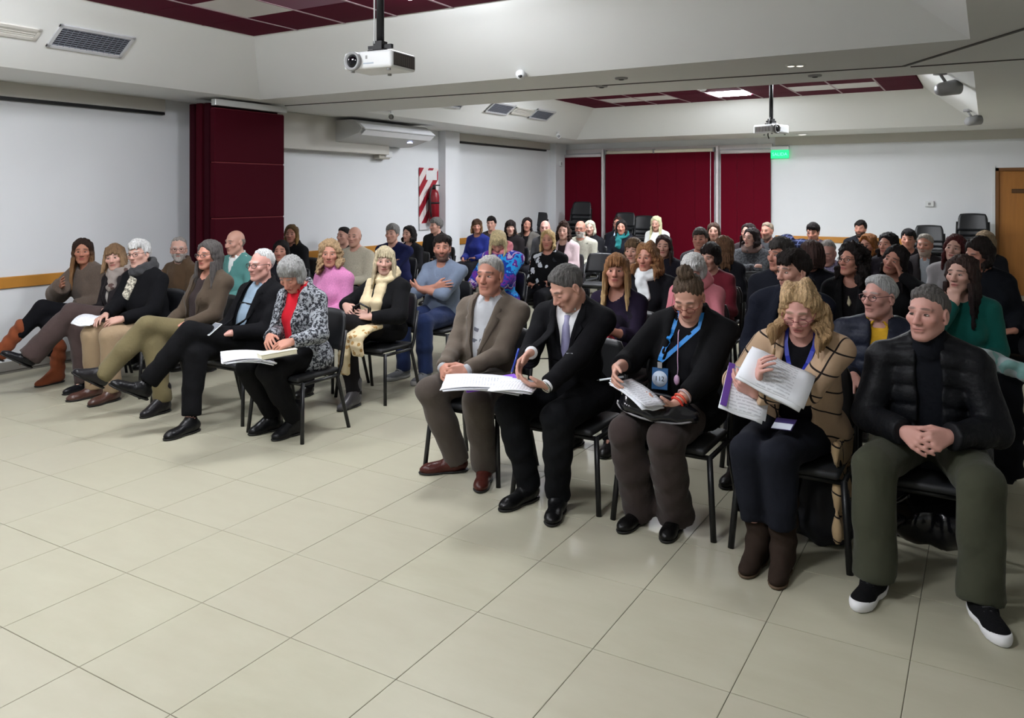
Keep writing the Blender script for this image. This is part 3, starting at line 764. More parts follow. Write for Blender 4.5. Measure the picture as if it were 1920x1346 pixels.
# ------------------------------------------------------------------ people
V3 = lambda *a: np.array(a, float)
def nrm(v): v = np.asarray(v, float); return v/(np.linalg.norm(v)+1e-9)
def ik(Sh, Wr, a, b, pole):
    d = Wr-Sh; L = np.linalg.norm(d)
    if L > (a+b)*.995: Wr = Sh+d*((a+b)*.995/L); d = Wr-Sh; L = np.linalg.norm(d)
    x = (a*a-b*b+L*L)/(2*L); h = math.sqrt(max(1e-6, a*a-x*x)); u = d/L
    p = pole-u*np.dot(pole, u); return Sh+u*x+nrm(p)*h, Wr
def hand_into(F, Wr, d, n, right, curl, s, k=.006):
    d = nrm(d); n = np.asarray(n, float); n = nrm(n-d*np.dot(n, d)); t = np.cross(d, n)*(1 if right else -1)
    base = []
    for off, ln in ((.033, .92), (.0115, 1.0), (-.0105, .96), (-.031, .86)):
        b = Wr+d*(.088*s*ln)+t*(off*s); base.append(b)
        F.caps(Wr+t*(off*.55*s)+d*.01, b, .0145*s, .0105*s, k=.012)
    for b, L, fan in zip(base, (.072, .08, .074, .058), (.10, .02, -.05, -.14)):
        L *= s; p = b; dd = nrm(d+t*fan); ang = curl*.9
        for q, (fr, r0, r1) in enumerate(((.46, .0090, .0082), (.31, .0082, .0074), (.23, .0074, .0062))):
            dd = nrm(dd*math.cos(ang)+n*math.sin(ang)); e = p+dd*L*fr
            n2 = nrm(n*math.cos(ang)-dd*math.sin(ang)) if False else n
            F.caps(p, e, r0*s, r1*s, k=.0015); p = e; ang = curl*.75
    b = Wr+d*.022*s+t*.026*s; dd = nrm(d*.72+t*.62+n*.35); e = b+dd*.042*s
    F.caps(b, e, .0135*s, .0105*s, k=.008); dd = nrm(d*.9+t*.25+n*(.3+curl*.4)); F.caps(e, e+dd*.034*s, .0105*s, .0080*s, k=.003)
POSES = {  # per side: wrist, finger direction, palm normal, curl, elbow pole
    'lap': [((-.105, -.27, .645), (.80, -.55, -.12), (.1, .25, -1), .45, (-.45, .6, -.8)), ((.105, -.25, .665), (-.85, -.42, -.10), (-.1, .25, -1), .5, (.45, .6, -.8))],
    'clasp': [((-.085, -.33, .665), (.62, -.75, -.20), (.8, .35, -.45), .75, (-.45, .6, -.8)), ((.085, -.33, .672), (-.62, -.72, -.16), (-.8, .35, -.45), .8, (.45, .6, -.8))],
    'thigh': [((-.15, -.30, .645), (.15, -1, -.10), (0, .05, -1), .22, (-.4, .7, -.7)), ((.15, -.30, .645), (-.15, -1, -.10), (0, .05, -1), .22, (.4, .7, -.7))],
    'crossed': [((.085, -.205, .815), (.95, .12, .10), (.1, 1, .2), .15, (-1, -.5, -.9)), ((-.09, -.235, .785), (-.85, .25, .12), (-.1, .8, .4), .2, (1, -.5, -.9))],
    'paper': [((-.15, -.33, .72), (.55, -.75, .05), (.75, .15, .5), .55, (-.55, .5, -.8)), ((.14, -.31, .69), (-.6, -.72, .08), (-.5, .2, .8), .5, (.55, .5, -.8))],
    'chin': [((-.02, -.26, .99), (-.05, .25, 1), (.1, .9, -.2), 1.0, (-.8, -.4, -1)), ((.10, -.25, .66), (-.8, -.45, -.1), (-.1, .25, -1), .5, (.45, .6, -.8))],
    'head': [((-.10, -.27, .645), (.8, -.5, -.12), (.1, .25, -1), .45, (-.45, .6, -.8)), ((.15, -.10, 1.02), (-.35, .1, 1), (-.9, .3, .2), .3, (.9, -.6, -.6))],
    'chest': [((.02, -.26, .86), (.75, -.45, .35), (.3, .9, .1), .25, (-1, -.1, -.8)), ((.10, -.25, .655), (-.85, -.42, -.10), (-.1, .25, -1), .5, (.45, .6, -.8))],
}
LEGS = {  # right knee, ankle, toe yaw, pitch ; left
    'std': [((-.12, -.44, .525), (-.125, -.42, .092), -.12, 0), ((.12, -.44, .525), (.125, -.42, .092), .12, 0)],
    'close': [((-.075, -.44, .525), (-.06, -.42, .092), -.05, 0), ((.075, -.44, .525), (.06, -.42, .092), .05, 0)],
    'wide': [((-.20, -.42, .525), (-.19, -.44, .092), -.2, 0), ((.20, -.42, .525), (.20, -.44, .092), .35, 0)],
    'crossL': [((-.02, -.43, .535), (.06, -.40, .092), .05, 0), ((-.035, -.47, .675), (-.19, -.73, .33), -.45, .35)],
    'crossR': [((.02, -.43, .535), (-.06, -.40, .092), -.05, 0), ((.035, -.47, .675), (.19, -.73, .33), .45, .35)],
    'out': [((-.13, -.44, .525), (-.10, -.36, .092), -.75, 0), ((.16, -.43, .525), (.17, -.45, .092), -.05, 0)],
}
SKINS = {'a': (196, 150, 132), 'b': (186, 132, 112), 'c': (202, 160, 144), 'd': (170, 116, 92), 'e': (202, 152, 140)}
PEOPLE = {}; LAPEL = []
def person(key, cx, top, chin, Yh, sex, ay, label, hp=0, hr=0, skin='a', hair=('short', (60, 50, 45)), topw=('sweater', (60, 60, 70)), legs=('std', (25, 25, 30)),
           shoes=('shoe', (22, 20, 20)), arms='lap', hips=None, by=0, glasses=None, beard=0, brow=None, g=1.0, w=None, closed=0, lean=0, eyes=True, hs=None, dy=0, armset=None, legset=None, detail=None):
    m = sex == 'm'
    X, Y, Z = onY(cx, (top+chin)/2+1, Yh)
    hx, hy = hips if hips else (X, Yh+.02)
    d = -X*math.sin(YAW)+Y*math.cos(YAW)
    lev = detail if detail is not None else (0 if d < 5.0 else 1 if d < 8.4 else 2)
    fine, coarse, mid = ((.0046, .024, .0095), (.0068, .030, .0135), (.0108, .038, .022))[lev]
    hs = hs or (1.0 if m else .955)
    Rb = Matrix.Rotation(by, 3, 'Z'); q = Rb.transposed() @ Vector((X-hx, Y-hy, 0))
    hc = V3(q.x, q.y, Z)
    # head orientation from the apparent turn towards image left
    u = nrm((-X, -Y)); a = math.radians(ay); rv = V3(math.cos(YAW), math.sin(YAW)); left = -(rv-u*np.dot(rv, u)); left = nrm(left)
    fd = u*math.cos(a)+left*math.sin(a); th = math.atan2(fd[0], -fd[1])-by
    R = np.array(Matrix.Rotation(th, 3, 'Z') @ Matrix.Rotation(math.radians(hp), 3, 'X') @ Matrix.Rotation(math.radians(hr), 3, 'Y'))
    H = lambda x, y, z: hc+R @ (np.array((x, y, z))*hs)
    # body frame
    shz = hc[2]-.188+.075*math.sin(math.radians(max(0, hp)))
    shz = min(max(shz, .88), 1.04)
    shy = hc[1]+.035+.09*math.sin(math.radians(max(0, hp))); shx = hc[0]*.85 if hr == 0 else hc[0]*.8
    W_ = w or (.172 if m else .150)
    def sp(z):
        t = np.clip((z-.56)/(shz-.56), 0, 1.2); t = t**1.15; return shx*t, .02+(shy-.02)*t
    SR, SL_ = V3(shx-W_, shy+.012, shz-.032), V3(shx+W_, shy+.012, shz-.032)
    nb = V3(shx, shy+.005, shz+.045); nt = H(0, .028, -.075)
    P = [list(x) for x in (armset or POSES[arms])]
    ua, fa = (.285, .255) if m else (.265, .235)
    A = []
    lap_dx = hc[0]*.25
    for side, Sx in ((0, SR), (1, SL_)):
        wr = V3(*P[side][0])
        if wr[2] > .74: wr = wr+V3(*(list(sp(wr[2]))+[0]))+V3(0, -.02, (shz-.965)*.9)
        elif not armset: wr = wr+V3(lap_dx, 0, 0)
        if arms == 'chin' and side == 0: wr = H(.0, -.085, -.185)
        if arms == 'head' and side == 1: wr = H(.115, -.05, -.09)
        E_, wr = ik(Sx, wr, ua, fa, V3(*P[side][4])); A.append((Sx, E_, wr, nrm(P[side][1]), P[side][2], P[side][3]))
    LG = legset or LEGS[legs[0]]
    hipR, hipL = V3(-.09, .0, .545), V3(.09, .0, .545)
    # ---------------- body (one continuous skin surface)
    hx0 = [hc[0]-.135*hs, hc[0]+.135*hs]; hy0 = [hc[1]-.15*hs, hc[1]+.14*hs]; hz0 = [hc[2]-.16*hs, hc[2]+.16*hs]
    ivx, ivy, ivz = [hx0], [hy0], [hz0]
    if lev < 2:
        for (s_, e_, w_, d_, n_, c_) in A:
            c0 = w_+d_*.07; r0 = .105; ivx.append((c0[0]-r0, c0[0]+r0)); ivy.append((c0[1]-r0, c0[1]+r0)); ivz.append((c0[2]-.075, c0[2]+.075))
    pts = np.array([hc+V3(0, 0, .15), hc-V3(.14, .15, 0), hc+V3(.14, .14, 0), SR-V3(.09, .09, 0), SL_+V3(.09, .09, 0)]+[v for a_ in A for v in (a_[1]-.06, a_[1]+.06, a_[2]-.05, a_[2]+.05, a_[2]+a_[3]*.21+.02, a_[2]+a_[3]*.21-.02)]+[V3(*l[0])+s_ for l in LG for s_ in (-.08, .08)]+[V3(*l[1])+s_ for l in LG for s_ in (-.06, .06)]+[V3(-.2, .15, .43), V3(.2, .17, .5)])
    lo, hi = pts.min(0)-.02, pts.max(0)+.02; lo[2] = max(lo[2], .02)
    F = Field(axis(lo[0], hi[0], coarse, fine, ivx), axis(lo[1], hi[1], coarse, fine, ivy), axis(lo[2], hi[2], coarse, fine, ivz))
    def torso(F, t, belly=0):
        for zc, rx, ry, rz, yo in ((shz-.10, W_*.93, .098, .15, -.0), ((shz+.56)/2-.04, .145*g, .112*g, .17, -.012), (.565, .172*(.5+.5*g), .125, .115, .005)):
            x0, y0 = sp(zc); F.ell((x0, y0+yo, zc), (rx+t, ry+t, rz+t), .05)
        if not m:
            for sx in (-1, 1):
                x0, y0 = sp(shz-.15); F.ell((x0+sx*.068, y0-.075, shz-.165), (.062+t*.7, .06+t*.7, .065+t*.7), .04)
        for Sx in (SR, SL_): F.caps(Sx, nb+V3((Sx-nb)[0]*.2, .015, -.010), .056+t*.7, .046+t*.6, k=.045)
    torso(F, 0)
    for i, (s_, e_, w_, d_, n_, c_) in enumerate(A):
        F.caps(s_, e_, .047, .038, k=.035); F.caps(e_, w_, .038, .0255, k=.02); F.caps(e_, e_+(w_-e_)*.5, .040, .035, k=.02)
    for hp_, l in zip((hipR, hipL), LG):
        kn, an = V3(*l[0]), V3(*l[1]); F.caps(hp_, kn, .083*(.6+.4*g), .054, k=.04); F.caps(kn, an, .052, .034, k=.03); F.caps(kn+(an-kn)*.12+V3(0, .015, 0), kn+(an-kn)*.5, .050, .044, k=.03)
        toe = V3(math.sin(l[2])*.10, -math.cos(l[2])*.10, -.055); F.caps(an, an+toe, .03, .024, k=.03)
    F.caps(nb-V3(0, 0, .04), nt, .058 if m else .049, .054 if m else .045, k=.03)
    # head
    def he(x, y, z, rx, ry, rz, k, mode='add'): F.ell(H(x, y, z), (rx*hs, ry*hs, rz*hs), k, R, mode)
    def hcaps(p, q_, ra, rb, k, mode='add'): F.caps(H(*p), H(*q_), ra*hs, rb*hs, k, mode)
    he(0, .018, .032, .074, .093, .086, .03)
    he(0, -.024, -.034, .058 if m else .056, .066, .080, .03)
    for sx in (-1, 1):
        hcaps((sx*.050, .002, -.052), (sx*.020, -.058, -.096), .021 if m else .018, .020, .02)
        he(sx*.042, -.058, -.018, .024, .022, .020, .02)
        hcaps((sx*.012, -.080, .026), (sx*.044, -.068, .027), .011 if m else .008, .009, .014)
    he(0, -.066, -.100, .024 if m else .020, .020, .017, .016)
    for sx in (-1, 1):
        he(sx*.031, -.104, .004, .019, .022, .013, .012, 'cut')
    hcaps((0, -.082, .014), (0, -.106, -.028), .0085, .0135, .010)
    for sx in (-1, 1): he(sx*.0125, -.096, -.032, .0100, .012, .0090, .006)
    hcaps((-.016, -.084, -.0565), (.016, -.084, -.0565), .0075, .0075, .010); hcaps((-.013, -.083, -.069), (.013, -.083, -.069), .0078, .0078, .010)
    hcaps((-.022, -.0945, -.0622), (.022, -.0945, -.0622), .0028, .0028, .005, 'cut')
    if closed:
        for sx in (-1, 1): he(sx*.031, -.074, .003, .0155, .011, .0105, .006)
    for sx in (-1, 1):
        he(sx*.077, .014, -.006, .0095, .019, .031, .006); he(sx*.083, .010, -.002, .006, .010, .018, .004, 'cut'); he(sx*.076, .010, -.034, .007, .009, .010, .005)
    for i, (s_, e_, w_, d_, n_, c_) in enumerate(A): hand_into(F, w_, d_, n_, i == 0, c_, 1.03 if m else .95)
    skc = rgba(SKINS[skin]) if isinstance(skin, str) else rgba(skin)
    bc = rgba(brow or tuple(v*.62 for v in hair[1]))
    me = F.mesh('person', {'hc': ('FLOAT_VECTOR', lambda co: (co-hc.astype(np.float32)) @ R.astype(np.float32)/hs), 'skinc': ('FLOAT_COLOR', skc), 'browc': ('FLOAT_COLOR', bc), 'parm': ('FLOAT_VECTOR', (beard, closed if closed or lev < 2 else 1.8, 0 if m else .6))})
    body = obj('person', me, SKIN, None, (hx, hy, 0), (0, 0, by)); tag(body, label, 'person', 'seated audience')
    HM = Matrix([list(R[i]*hs)+[hc[i]] for i in range(3)]+[[0, 0, 0, 1]])
    # ---------------- eyes
    if eyes and not closed and lev < 2:
        for sx in (-1, 1): obj('eye', EYE_ME, None, body, M=HM @ Matrix.Translation((sx*.031, -.0775, .0035)) @ Matrix.Rotation(-sx*.18, 4, 'Z'))
    # ---------------- hair
    st, hcol = hair[0], hair[1]; hc2 = hair[2] if len(hair) > 2 else None
    hm = m_hair(hcol, hc2)
    if st != 'none':
        drop = {'short': .10, 'fringe': .10, 'balding': .10, 'bob': .20, 'long': .36, 'bun': .12, 'mid': .24, 'curly': .24, 'thick': .12, 'crop': .12, 'wavy': .24}[st]
        hfin = (.0054, .0078, .0115)[lev]
        rad = .16 if st != 'curly' else .19
        G = Field(axis(hc[0]-rad, hc[0]+rad, hfin), axis(hc[1]-rad-.02, hc[1]+rad, hfin), axis(hc[2]-drop-.05, hc[2]+(.22 if st == 'bun' else .17), hfin))
        def ge(x, y, z, rx, ry, rz, k, mode='add'): G.ell(H(x, y, z), (rx*hs, ry*hs, rz*hs), k, R, mode)
        def gplane(y0, z0, ny, nz, xw=None):
            n3 = R @ nrm((0, ny, nz)); c3 = H(0, y0, z0); X_, Y_, Z_ = G.P((slice(None),)*3)
            return ((X_-c3[0])*n3[0]+(Y_-c3[1])*n3[1]+(Z_-c3[2])*n3[2]).astype(np.float32)
        def gbangs(depth=.022, z0=.062):
            for q_ in range(7):
                x0 = -.054+.018*q_; G.caps(H(x0*.75, -.058, .095), H(x0, -.094+abs(x0)*.35, z0-depth+random.uniform(-.006, .006)), .024*hs, .009*hs, k=.012)
        rnd = random.Random(key)
        def taper(pd, t, w=.042): G.D += (t*(1-np.clip(pd/w, 0, 1))**1.5).astype(np.float32)
        X_, Y_, Z_ = G.P((slice(None),)*3); dx_, dy_, dz_ = X_-hc[0], Y_-hc[1], Z_-hc[2]
        lx = dx_*R[0][0]+dy_*R[1][0]+dz_*R[2][0]; ly = dx_*R[0][1]+dy_*R[1][1]+dz_*R[2][1]; lz = dx_*R[0][2]+dy_*R[1][2]+dz_*R[2][2]
        sa = .0032 if lev < 2 else .0026
        if st in ('short', 'thick', 'balding', 'bun', 'crop'):
            t = .012 if st == 'thick' else .017 if st == 'crop' else .004
            ge(0, .020, .036, .077+t, .097+t, .088+t*1.3, .01)
            if st in ('thick', 'crop'): ge(.01, -.030, .088, .052, .050, .034+t, .03)
            elif st == 'short': ge(0, -.030, .085, .050, .048, .032, .03)
            z0 = .072 if st in ('short', 'bun') else .056 if st in ('thick', 'crop') else .094
            pa = gplane(-.085 if st != 'balding' else -.06, z0, .74, .67); pb = gplane(-.012, -.018, .86, .5) if st != 'crop' else gplane(-.052, -.05, .95, .31)
            pa = pa-2.6*lx*lx+.004*np.sin(95*lx+3)+.003*np.sin(210*lx+60*ly)
            G.D = np.maximum(G.D, np.maximum(-pa, -pb)); taper(np.minimum(pa, pb), .012)
            for sx in (-1, 1):
                if st != 'crop': ge(sx*.085, .008, -.014, .020, .019, .027, .008, 'cut')
                else: ge(sx*.070, .02, -.03, .026, .06, .055, .02)
            pc = gplane(0, -.080, 0, 1); G.D = np.maximum(G.D, -pc); taper(pc, .008, .05)
            if st in ('thick', 'crop'):
                for q_ in range(9):
                    x0 = -.052+.013*q_; G.caps(H(x0*.8+.006, -.066, .094), H(x0+.010, -.088+abs(x0+.01)*.40, .056+rnd.uniform(-.010, .012)), .014*hs, .006*hs, k=.008)
            if st == 'bun': ge(.0, .030, .142, .046, .046, .042, .014)
            # combed strands: run back over the crown from the forehead
            sa *= .6 if st == 'short' else 1
            G.D += (sa*np.sin(lx*330+25*ly+2*np.sin(60*ly+9*lz))+sa*.6*np.sin(lx*150-60*ly+40*lz)).astype(np.float32)
        elif st == 'fringe':
            ge(0, .022, .012, .079, .096, .075, .01)
            pa = gplane(0, .045, -.28, .96); pb = gplane(-.012, .0, .9, .43)
            G.D = np.maximum(G.D, np.maximum(pa, -pb)); taper(-pa, .008); taper(pb, .008)
            for sx in (-1, 1): ge(sx*.085, .008, -.012, .020, .022, .032, .008, 'cut')
            G.D = np.maximum(G.D, -gplane(0, -.07, 0, 1)); G.D += (sa*.6*np.sin(300*lz+80*ly)).astype(np.float32)
        else:
            tk = .011 if st not in ('curly', 'wavy') else .019 if st == 'wavy' else .019 if len(hair) < 4 or hair[3] != 'big' else .032
            ge(0, .022, .038, .077+tk, .096+tk, .088+tk, .01)
            L = {'bob': .105, 'mid': .19, 'long': .30, 'curly': .16, 'wavy': .155}[st]
            for sx in (-1, 1):
                for q_ in range(9):
                    y0 = -.046+.016*q_; xx = .073+tk*.5-.012*max(0, q_-6)
                    p0 = H(sx*.058, y0*.7+.01, .075); p1 = H(sx*xx, y0+.004, -.015)
                    p2 = p1+V3((p1-hc)[0]*.10, (p1-hc)[1]*.08-.005, -L*(.50+.08*rnd.random()))
                    p3 = p2+V3((p2-hc)[0]*(.06 if st != 'bob' else -.14)+rnd.uniform(-.007, .007), (-.02 if q_ < 3 else .0)+rnd.uniform(-.007, .007), -L*.5*(.75+.4*rnd.random()))
                    rr = .016 if st not in ('curly', 'wavy') else .023
                    if st == 'wavy': p2 = p2+V3((p1-hc)[0]*.22, -.012 if q_ < 4 else 0, 0); p3 = p3+V3((p1-hc)[0]*.12, -.02 if q_ < 4 else 0, 0)
                    G.caps(p0, p1, .019, rr, k=.012); G.caps(p1, p2, rr, rr*.95, k=.010); G.caps(p2, p3, rr*.95, .007, k=.008)
            for q_ in range(5):
                x0 = -.05+.025*q_; p1 = H(x0, .100, -.01); p2 = p1+V3(0, .01, -L*.9); G.caps(H(x0*.8, .082, .07), p1, .024, .022, k=.015); G.caps(p1, p2, .022, .011, k=.012)
            ge(0, -.135, -.036, .063 if st != 'curly' else .060, .105, .122, .014, 'cut')
            G.caps(H(0, -.02, -.10), H(0, -.14, -.24), .050*hs, .066*hs, k=.01, mode='cut')
            bang = hair[3] if len(hair) > 3 else None
            if bang != 'bangs':
                pa = gplane(-.080, .086, .95, .31)-1.2*lx*lx+.005*np.sin(80*lz+50*lx)+.003*np.sin(170*lz-30*lx); G.D += (.007*np.exp(-((lx+.006)/.006)**2)*(lz > .05)).astype(np.float32); pa = np.where(lz < -.04, np.maximum(pa, (-.04-lz)*3), pa); G.D = np.maximum(G.D, -pa); taper(pa, tk+.004, .028)
            if bang == 'bangs':
                for q_ in range(11):
                    x0 = -.058+.0116*q_; G.caps(H(x0*.7, -.064, .098), H(x0, -.094+abs(x0)*.42, .040+rnd.uniform(-.004, .006)), .015*hs, .0065*hs, k=.007)
            elif bang == 'side':
                for q_ in range(6): G.caps(H(-.022+.006*q_, -.060, .108), H(.072-.003*q_, -.058+.012*q_, .045-.012*q_), .013, .009, k=.008)
                for q_ in range(4): G.caps(H(-.022-.003*q_, -.062+.006*q_, .106), H(-.068+.002*q_, -.058+.012*q_, .045-.012*q_), .012, .009, k=.008)
            ph = np.arctan2(dx_, -dy_+.03)
            wav = {'mid': 26, 'long': 14, 'bob': 12, 'curly': 60, 'wavy': 30}[st]
            G.D += (sa*1.1*np.sin(34*ph+.9*np.sin(wav*dz_+3*ph))+sa*.7*np.sin(61*ph-.8*np.sin(wav*1.7*dz_))).astype(np.float32)
        if st == 'wavy': G.folds(.005, 34, 3)
        if st == 'curly': G.folds(.007, 60, sum(map(ord, key))); G.folds(.005, 110, 5+len(key))
        else: G.folds(.0018, 45, sum(map(ord, key)))
        gm = G.mesh('hair')
        if len(gm.vertices): obj('hair', gm, hm, body)
    if beard >= .99:
        hf = fine*1.1 if lev < 2 else .0085
        G = Field(axis(hc[0]-.09, hc[0]+.09, hf), axis(hc[1]-.13, hc[1]+.10, hf), axis(hc[2]-.17, hc[2]+.03, hf))
        G.ell(H(0, -.026, -.040), (.064*hs, .072*hs, .085*hs), .01, R); G.ell(H(0, -.066, -.104), (.034*hs, .030*hs, .026*hs), .02, R)
        n3 = R @ nrm((0, .35, 1)); c3 = H(0, -.06, -.046); X_, Y_, Z_ = G.P((slice(None),)*3)
        G.D = np.maximum(G.D, ((X_-c3[0])*n3[0]+(Y_-c3[1])*n3[1]+(Z_-c3[2])*n3[2]).astype(np.float32))
        G.ell(H(0, -.10, -.062), (.024*hs, .03*hs, .010*hs), .004, R, 'cut'); G.folds(.0015, 120, 3); obj('beard', G.mesh('beard'), m_hair(brow or hcol), body)
    # ---------------- garments
    kind, tc = topw[0], topw[1]; o = topw[2] if len(topw) > 2 else {}
    mat = o.get('mat') or m_cloth(tc, o.get('cloth', 'plain'), o.get('c2'))
    t_t, t_s = {'sweater': (.014, .012), 'turtle': (.018, .015), 'shirt': (.012, .012), 'blazer': (.020, .014), 'coat': (.026, .020), 'puffer': (.032, .024), 'cardigan': (.024, .018), 'poncho': (.034, .05), 'vest': (.036, .012)}[kind]
    hem = o.get('hem', {'coat': .50, 'puffer': .50, 'blazer': .51, 'cardigan': .50}.get(kind, .55))
    step = mid
    X0 = min(a_[k_][0] for a_ in A for k_ in range(3))-.12; X1 = max(a_[k_][0] for a_ in A for k_ in range(3))+.12
    X0 = min(X0, -.27); X1 = max(X1, .27)
    Y0 = min(min(a_[k_][1] for a_ in A for k_ in range(3)), hc[1])-.13; Y1 = max(shy, .05)+.22; Y0 = min(Y0, -.24)
    T = Field(axis(X0, X1, step), axis(Y0, Y1, step), axis(hem-.03, max(shz+.17, max(a_[2][2] for a_ in A)+.06), step))
    torso(T, t_t)
    flare = .012 if kind in ('coat', 'puffer', 'blazer', 'cardigan') else .004
    x0, y0 = sp(.60); T.ell((x0, y0, hem+.05), (.185*(.5+.5*g)+t_t+flare, .14+t_t+flare, .12), .05)
    if kind in ('coat', 'puffer', 'cardigan', 'blazer'):
        for hp_, l in zip((hipR, hipL), LG):   # skirts of the garment over the thighs
            kn = V3(*l[0]); T.caps(hp_+V3(0, .02, .0), hp_+(kn-hp_)*.22, .095+t_t*.5, .085+t_t*.3, k=.04)
    if kind == 'turtle': T.caps(nb-V3(0, 0, .01), nb+(nt-nb)*.75+V3(0, -.004, 0), .072, .068, k=.012)
    if kind in ('coat', 'puffer', 'blazer', 'shirt', 'vest', 'cardigan') and not o.get('nocollar'):
        cr = {'puffer': .022, 'coat': .017, 'blazer': .012, 'shirt': .010, 'vest': .02, 'cardigan': .02}[kind]
        for q_ in range(13):
            a0 = -PI/2+.55+q_*(2*PI-1.1)/13; a1 = a0+(2*PI-1.1)/13
            c_ = nb+V3(0, .004, .02); f_ = lambda a_: c_+V3(.068*math.cos(a_), .066*math.sin(a_), .024*math.sin(a_)-.006)
            T.caps(f_(a0), f_(a1), cr, cr, k=.01); T.caps(f_(a0)+V3(0, 0, .018), f_(a1)+V3(0, 0, .018), cr*.8, cr*.8, k=.01)
    # neck hole
    T.caps(nb+V3(0, -.006, -.005), nt+V3(0, 0, .06), .062 if m else .055, .066, k=.006, mode='cut') if kind != 'turtle' else T.caps(nb+(nt-nb)*.6, nt+V3(0, 0, .05), .056, .06, k=.004, mode='cut')
    if kind in ('sweater', 'poncho'): T.ell(nb+V3(0, -.05, .015), (.06, .06, .05 if not o.get('scoop') else .10), .01, None, 'cut')
    if o.get('puff') or kind == 'puffer' or kind == 'vest':
        X_, Y_, Z_ = T.P((slice(None),)*3); T.D += (.015*(1-np.abs(np.sin((Z_+.15*np.abs(X_))*PI/.085)))**2).astype(np.float32)
    V = o.get('V')
    vmask = None
    if V:   # (half width at the neck, z below the shoulder where it closes, half width there)
        wt, zb, wb = V; zb = shz-zb
        X_, Y_, Z_ = T.P((slice(None),)*3); tt = np.clip((Z_-zb)/(shz+.03-zb), 0, 1); xs_ = shx*np.clip((Z_-.56)/(shz-.56), 0, 1.1)
        wv = wb+(wt-wb)*tt; open_ = np.abs(X_-xs_)-wv
        if wb == 0: open_ = np.maximum(open_, zb-Z_)
        frontm = (Y_ < sp(shz)[1]-.01+0*X_)
        if kind in ('blazer', 'coat', 'cardigan'):
            lap = np.clip(1-np.abs(open_-.022)/.030, 0, 1)*frontm*(Z_ > zb-.01)*(.35+.65*tt)
            T.D -= (.011*np.sqrt(lap)).astype(np.float32)
        T.D = np.where(frontm, np.maximum(T.D, -open_), T.D).astype(np.float32)
    # sleeves
    U = Field(*T.ax)
    sl = o.get('sleeve', 1.0)
    for i, (s_, e_, w_, d_, n_, c_) in enumerate(A):
        rs = t_s
        U.caps(s_, e_, .053+rs, .046+rs, k=.02); w2 = e_+(w_-e_)*sl; fd_ = nrm(w_-e_)
        U.caps(e_, w2+fd_*.02, .046+rs, .033+rs*.85, k=.02)
        cpt = w2-fd_*(.004 if sl == 1 else 0); U.half(cpt, fd_, .075+rs)
    if kind != 'vest': T.merge(U, .02)
    else: T.merge(U, .012)
    if kind != 'turtle': T.caps(nb+V3(0, -.006, .03), nt+V3(0, 0, .06), .058 if m else .052, .06, k=0, mode='cut')
    if lev < 2: T.folds(.0022 if kind != 'puffer' else .003, 26, sum(map(ord, key)))
    nm = {'sweater': 'sweater', 'turtle': 'turtleneck_sweater', 'shirt': 'shirt', 'blazer': 'jacket', 'coat': 'coat', 'puffer': 'puffer_coat', 'cardigan': 'cardigan', 'poncho': 'sweater', 'vest': 'padded_vest'}[kind]
    obj(nm, T.mesh(nm), mat, body)
    if V and kind in ('blazer', 'coat') and lev < 2: LAPEL.append((key, V, mat))
    # inner shirt
    SH = None
    if V and o.get('inner'):
        ic = o['inner']; ik_ = o.get('icloth', 'plain')
        SH = Field(axis(shx-.22, shx+.22, step), axis(min(-.24, shy-.2), max(.2, shy+.16), step), axis(.55, shz+.12, step)); torso(SH, .008)
        if o.get('icollar'):
            for q_ in range(12):
                a0 = q_*(2*PI-.7)/12+.35-PI/2; a1 = a0+(2*PI-.7)/12; c_ = nb+V3(0, .0, .028); f_ = lambda a_: c_+V3(.060*math.cos(a_), .060*math.sin(a_), .022*math.sin(a_))
                SH.caps(f_(a0), f_(a1), .010, .010, k=.008)
            for sx in (-1, 1): SH.caps(nb+V3(sx*.024, -.058, .012), nb+V3(sx*.05, -.078, -.022), .010, .007, k=.008)
        if o.get('ihigh'): SH.caps(nb-V3(0, .012, .02), nb+(nt-nb)*.62+V3(0, -.008, 0), .078, .070, k=.012)
        SH.caps(nb+V3(0, -.006, -.005 if not o.get('ihigh') else .03), nt+V3(0, 0, .06), .058 if m else .051, .06, k=.004, mode='cut')
        if not o.get('icollar') and not o.get('ihigh'): SH.ell(nb+V3(0, -.05, .01), (.055, .06, .05 if m else .075), .01, None, 'cut')
        nm2 = o.get('iname', 'shirt'); obj(nm2, SH.mesh(nm2), m_cloth(ic, ik_, o.get('ic2')), body)
        if sl == 1 and o.get('cuffs'):
            for (s_, e_, w_, d_, n_, c_) in A:
                fd_ = nrm(w_-e_); obj('shirt_cuff', tube_mesh('shirt_cuff', [w_-fd_*.02, w_-fd_*.005, w_+fd_*.016], [.033, .034, .0345], 14), m_cloth(ic, ik_, o.get('ic2')), body)
    # trousers
    lk = legs[2] if len(legs) > 2 else {}
    ti = lk.get('t', .014); wide = lk.get('wide', 0); lcut = lk.get('cut', .0)
    lp = np.array([V3(*l[q_]) for l in LG for q_ in (0, 1)]+[V3(-.2, .17, .44), V3(.2, .17, .62)])
    lo, hi = lp.min(0)-.11-wide, lp.max(0)+.11+wide; lo[2] = max(lo[2], .0)
    ts = (.0125, .019, .032)[lev]
    TR = Field(axis(lo[0], hi[0], ts), axis(lo[1], hi[1], ts), axis(lo[2], min(hi[2], .78), ts))
    x0, y0 = sp(.58); TR.ell((x0, y0, .57), (.172*(.5+.5*g)+ti*.8, .125+ti*.8, .115+ti*.6), .04)
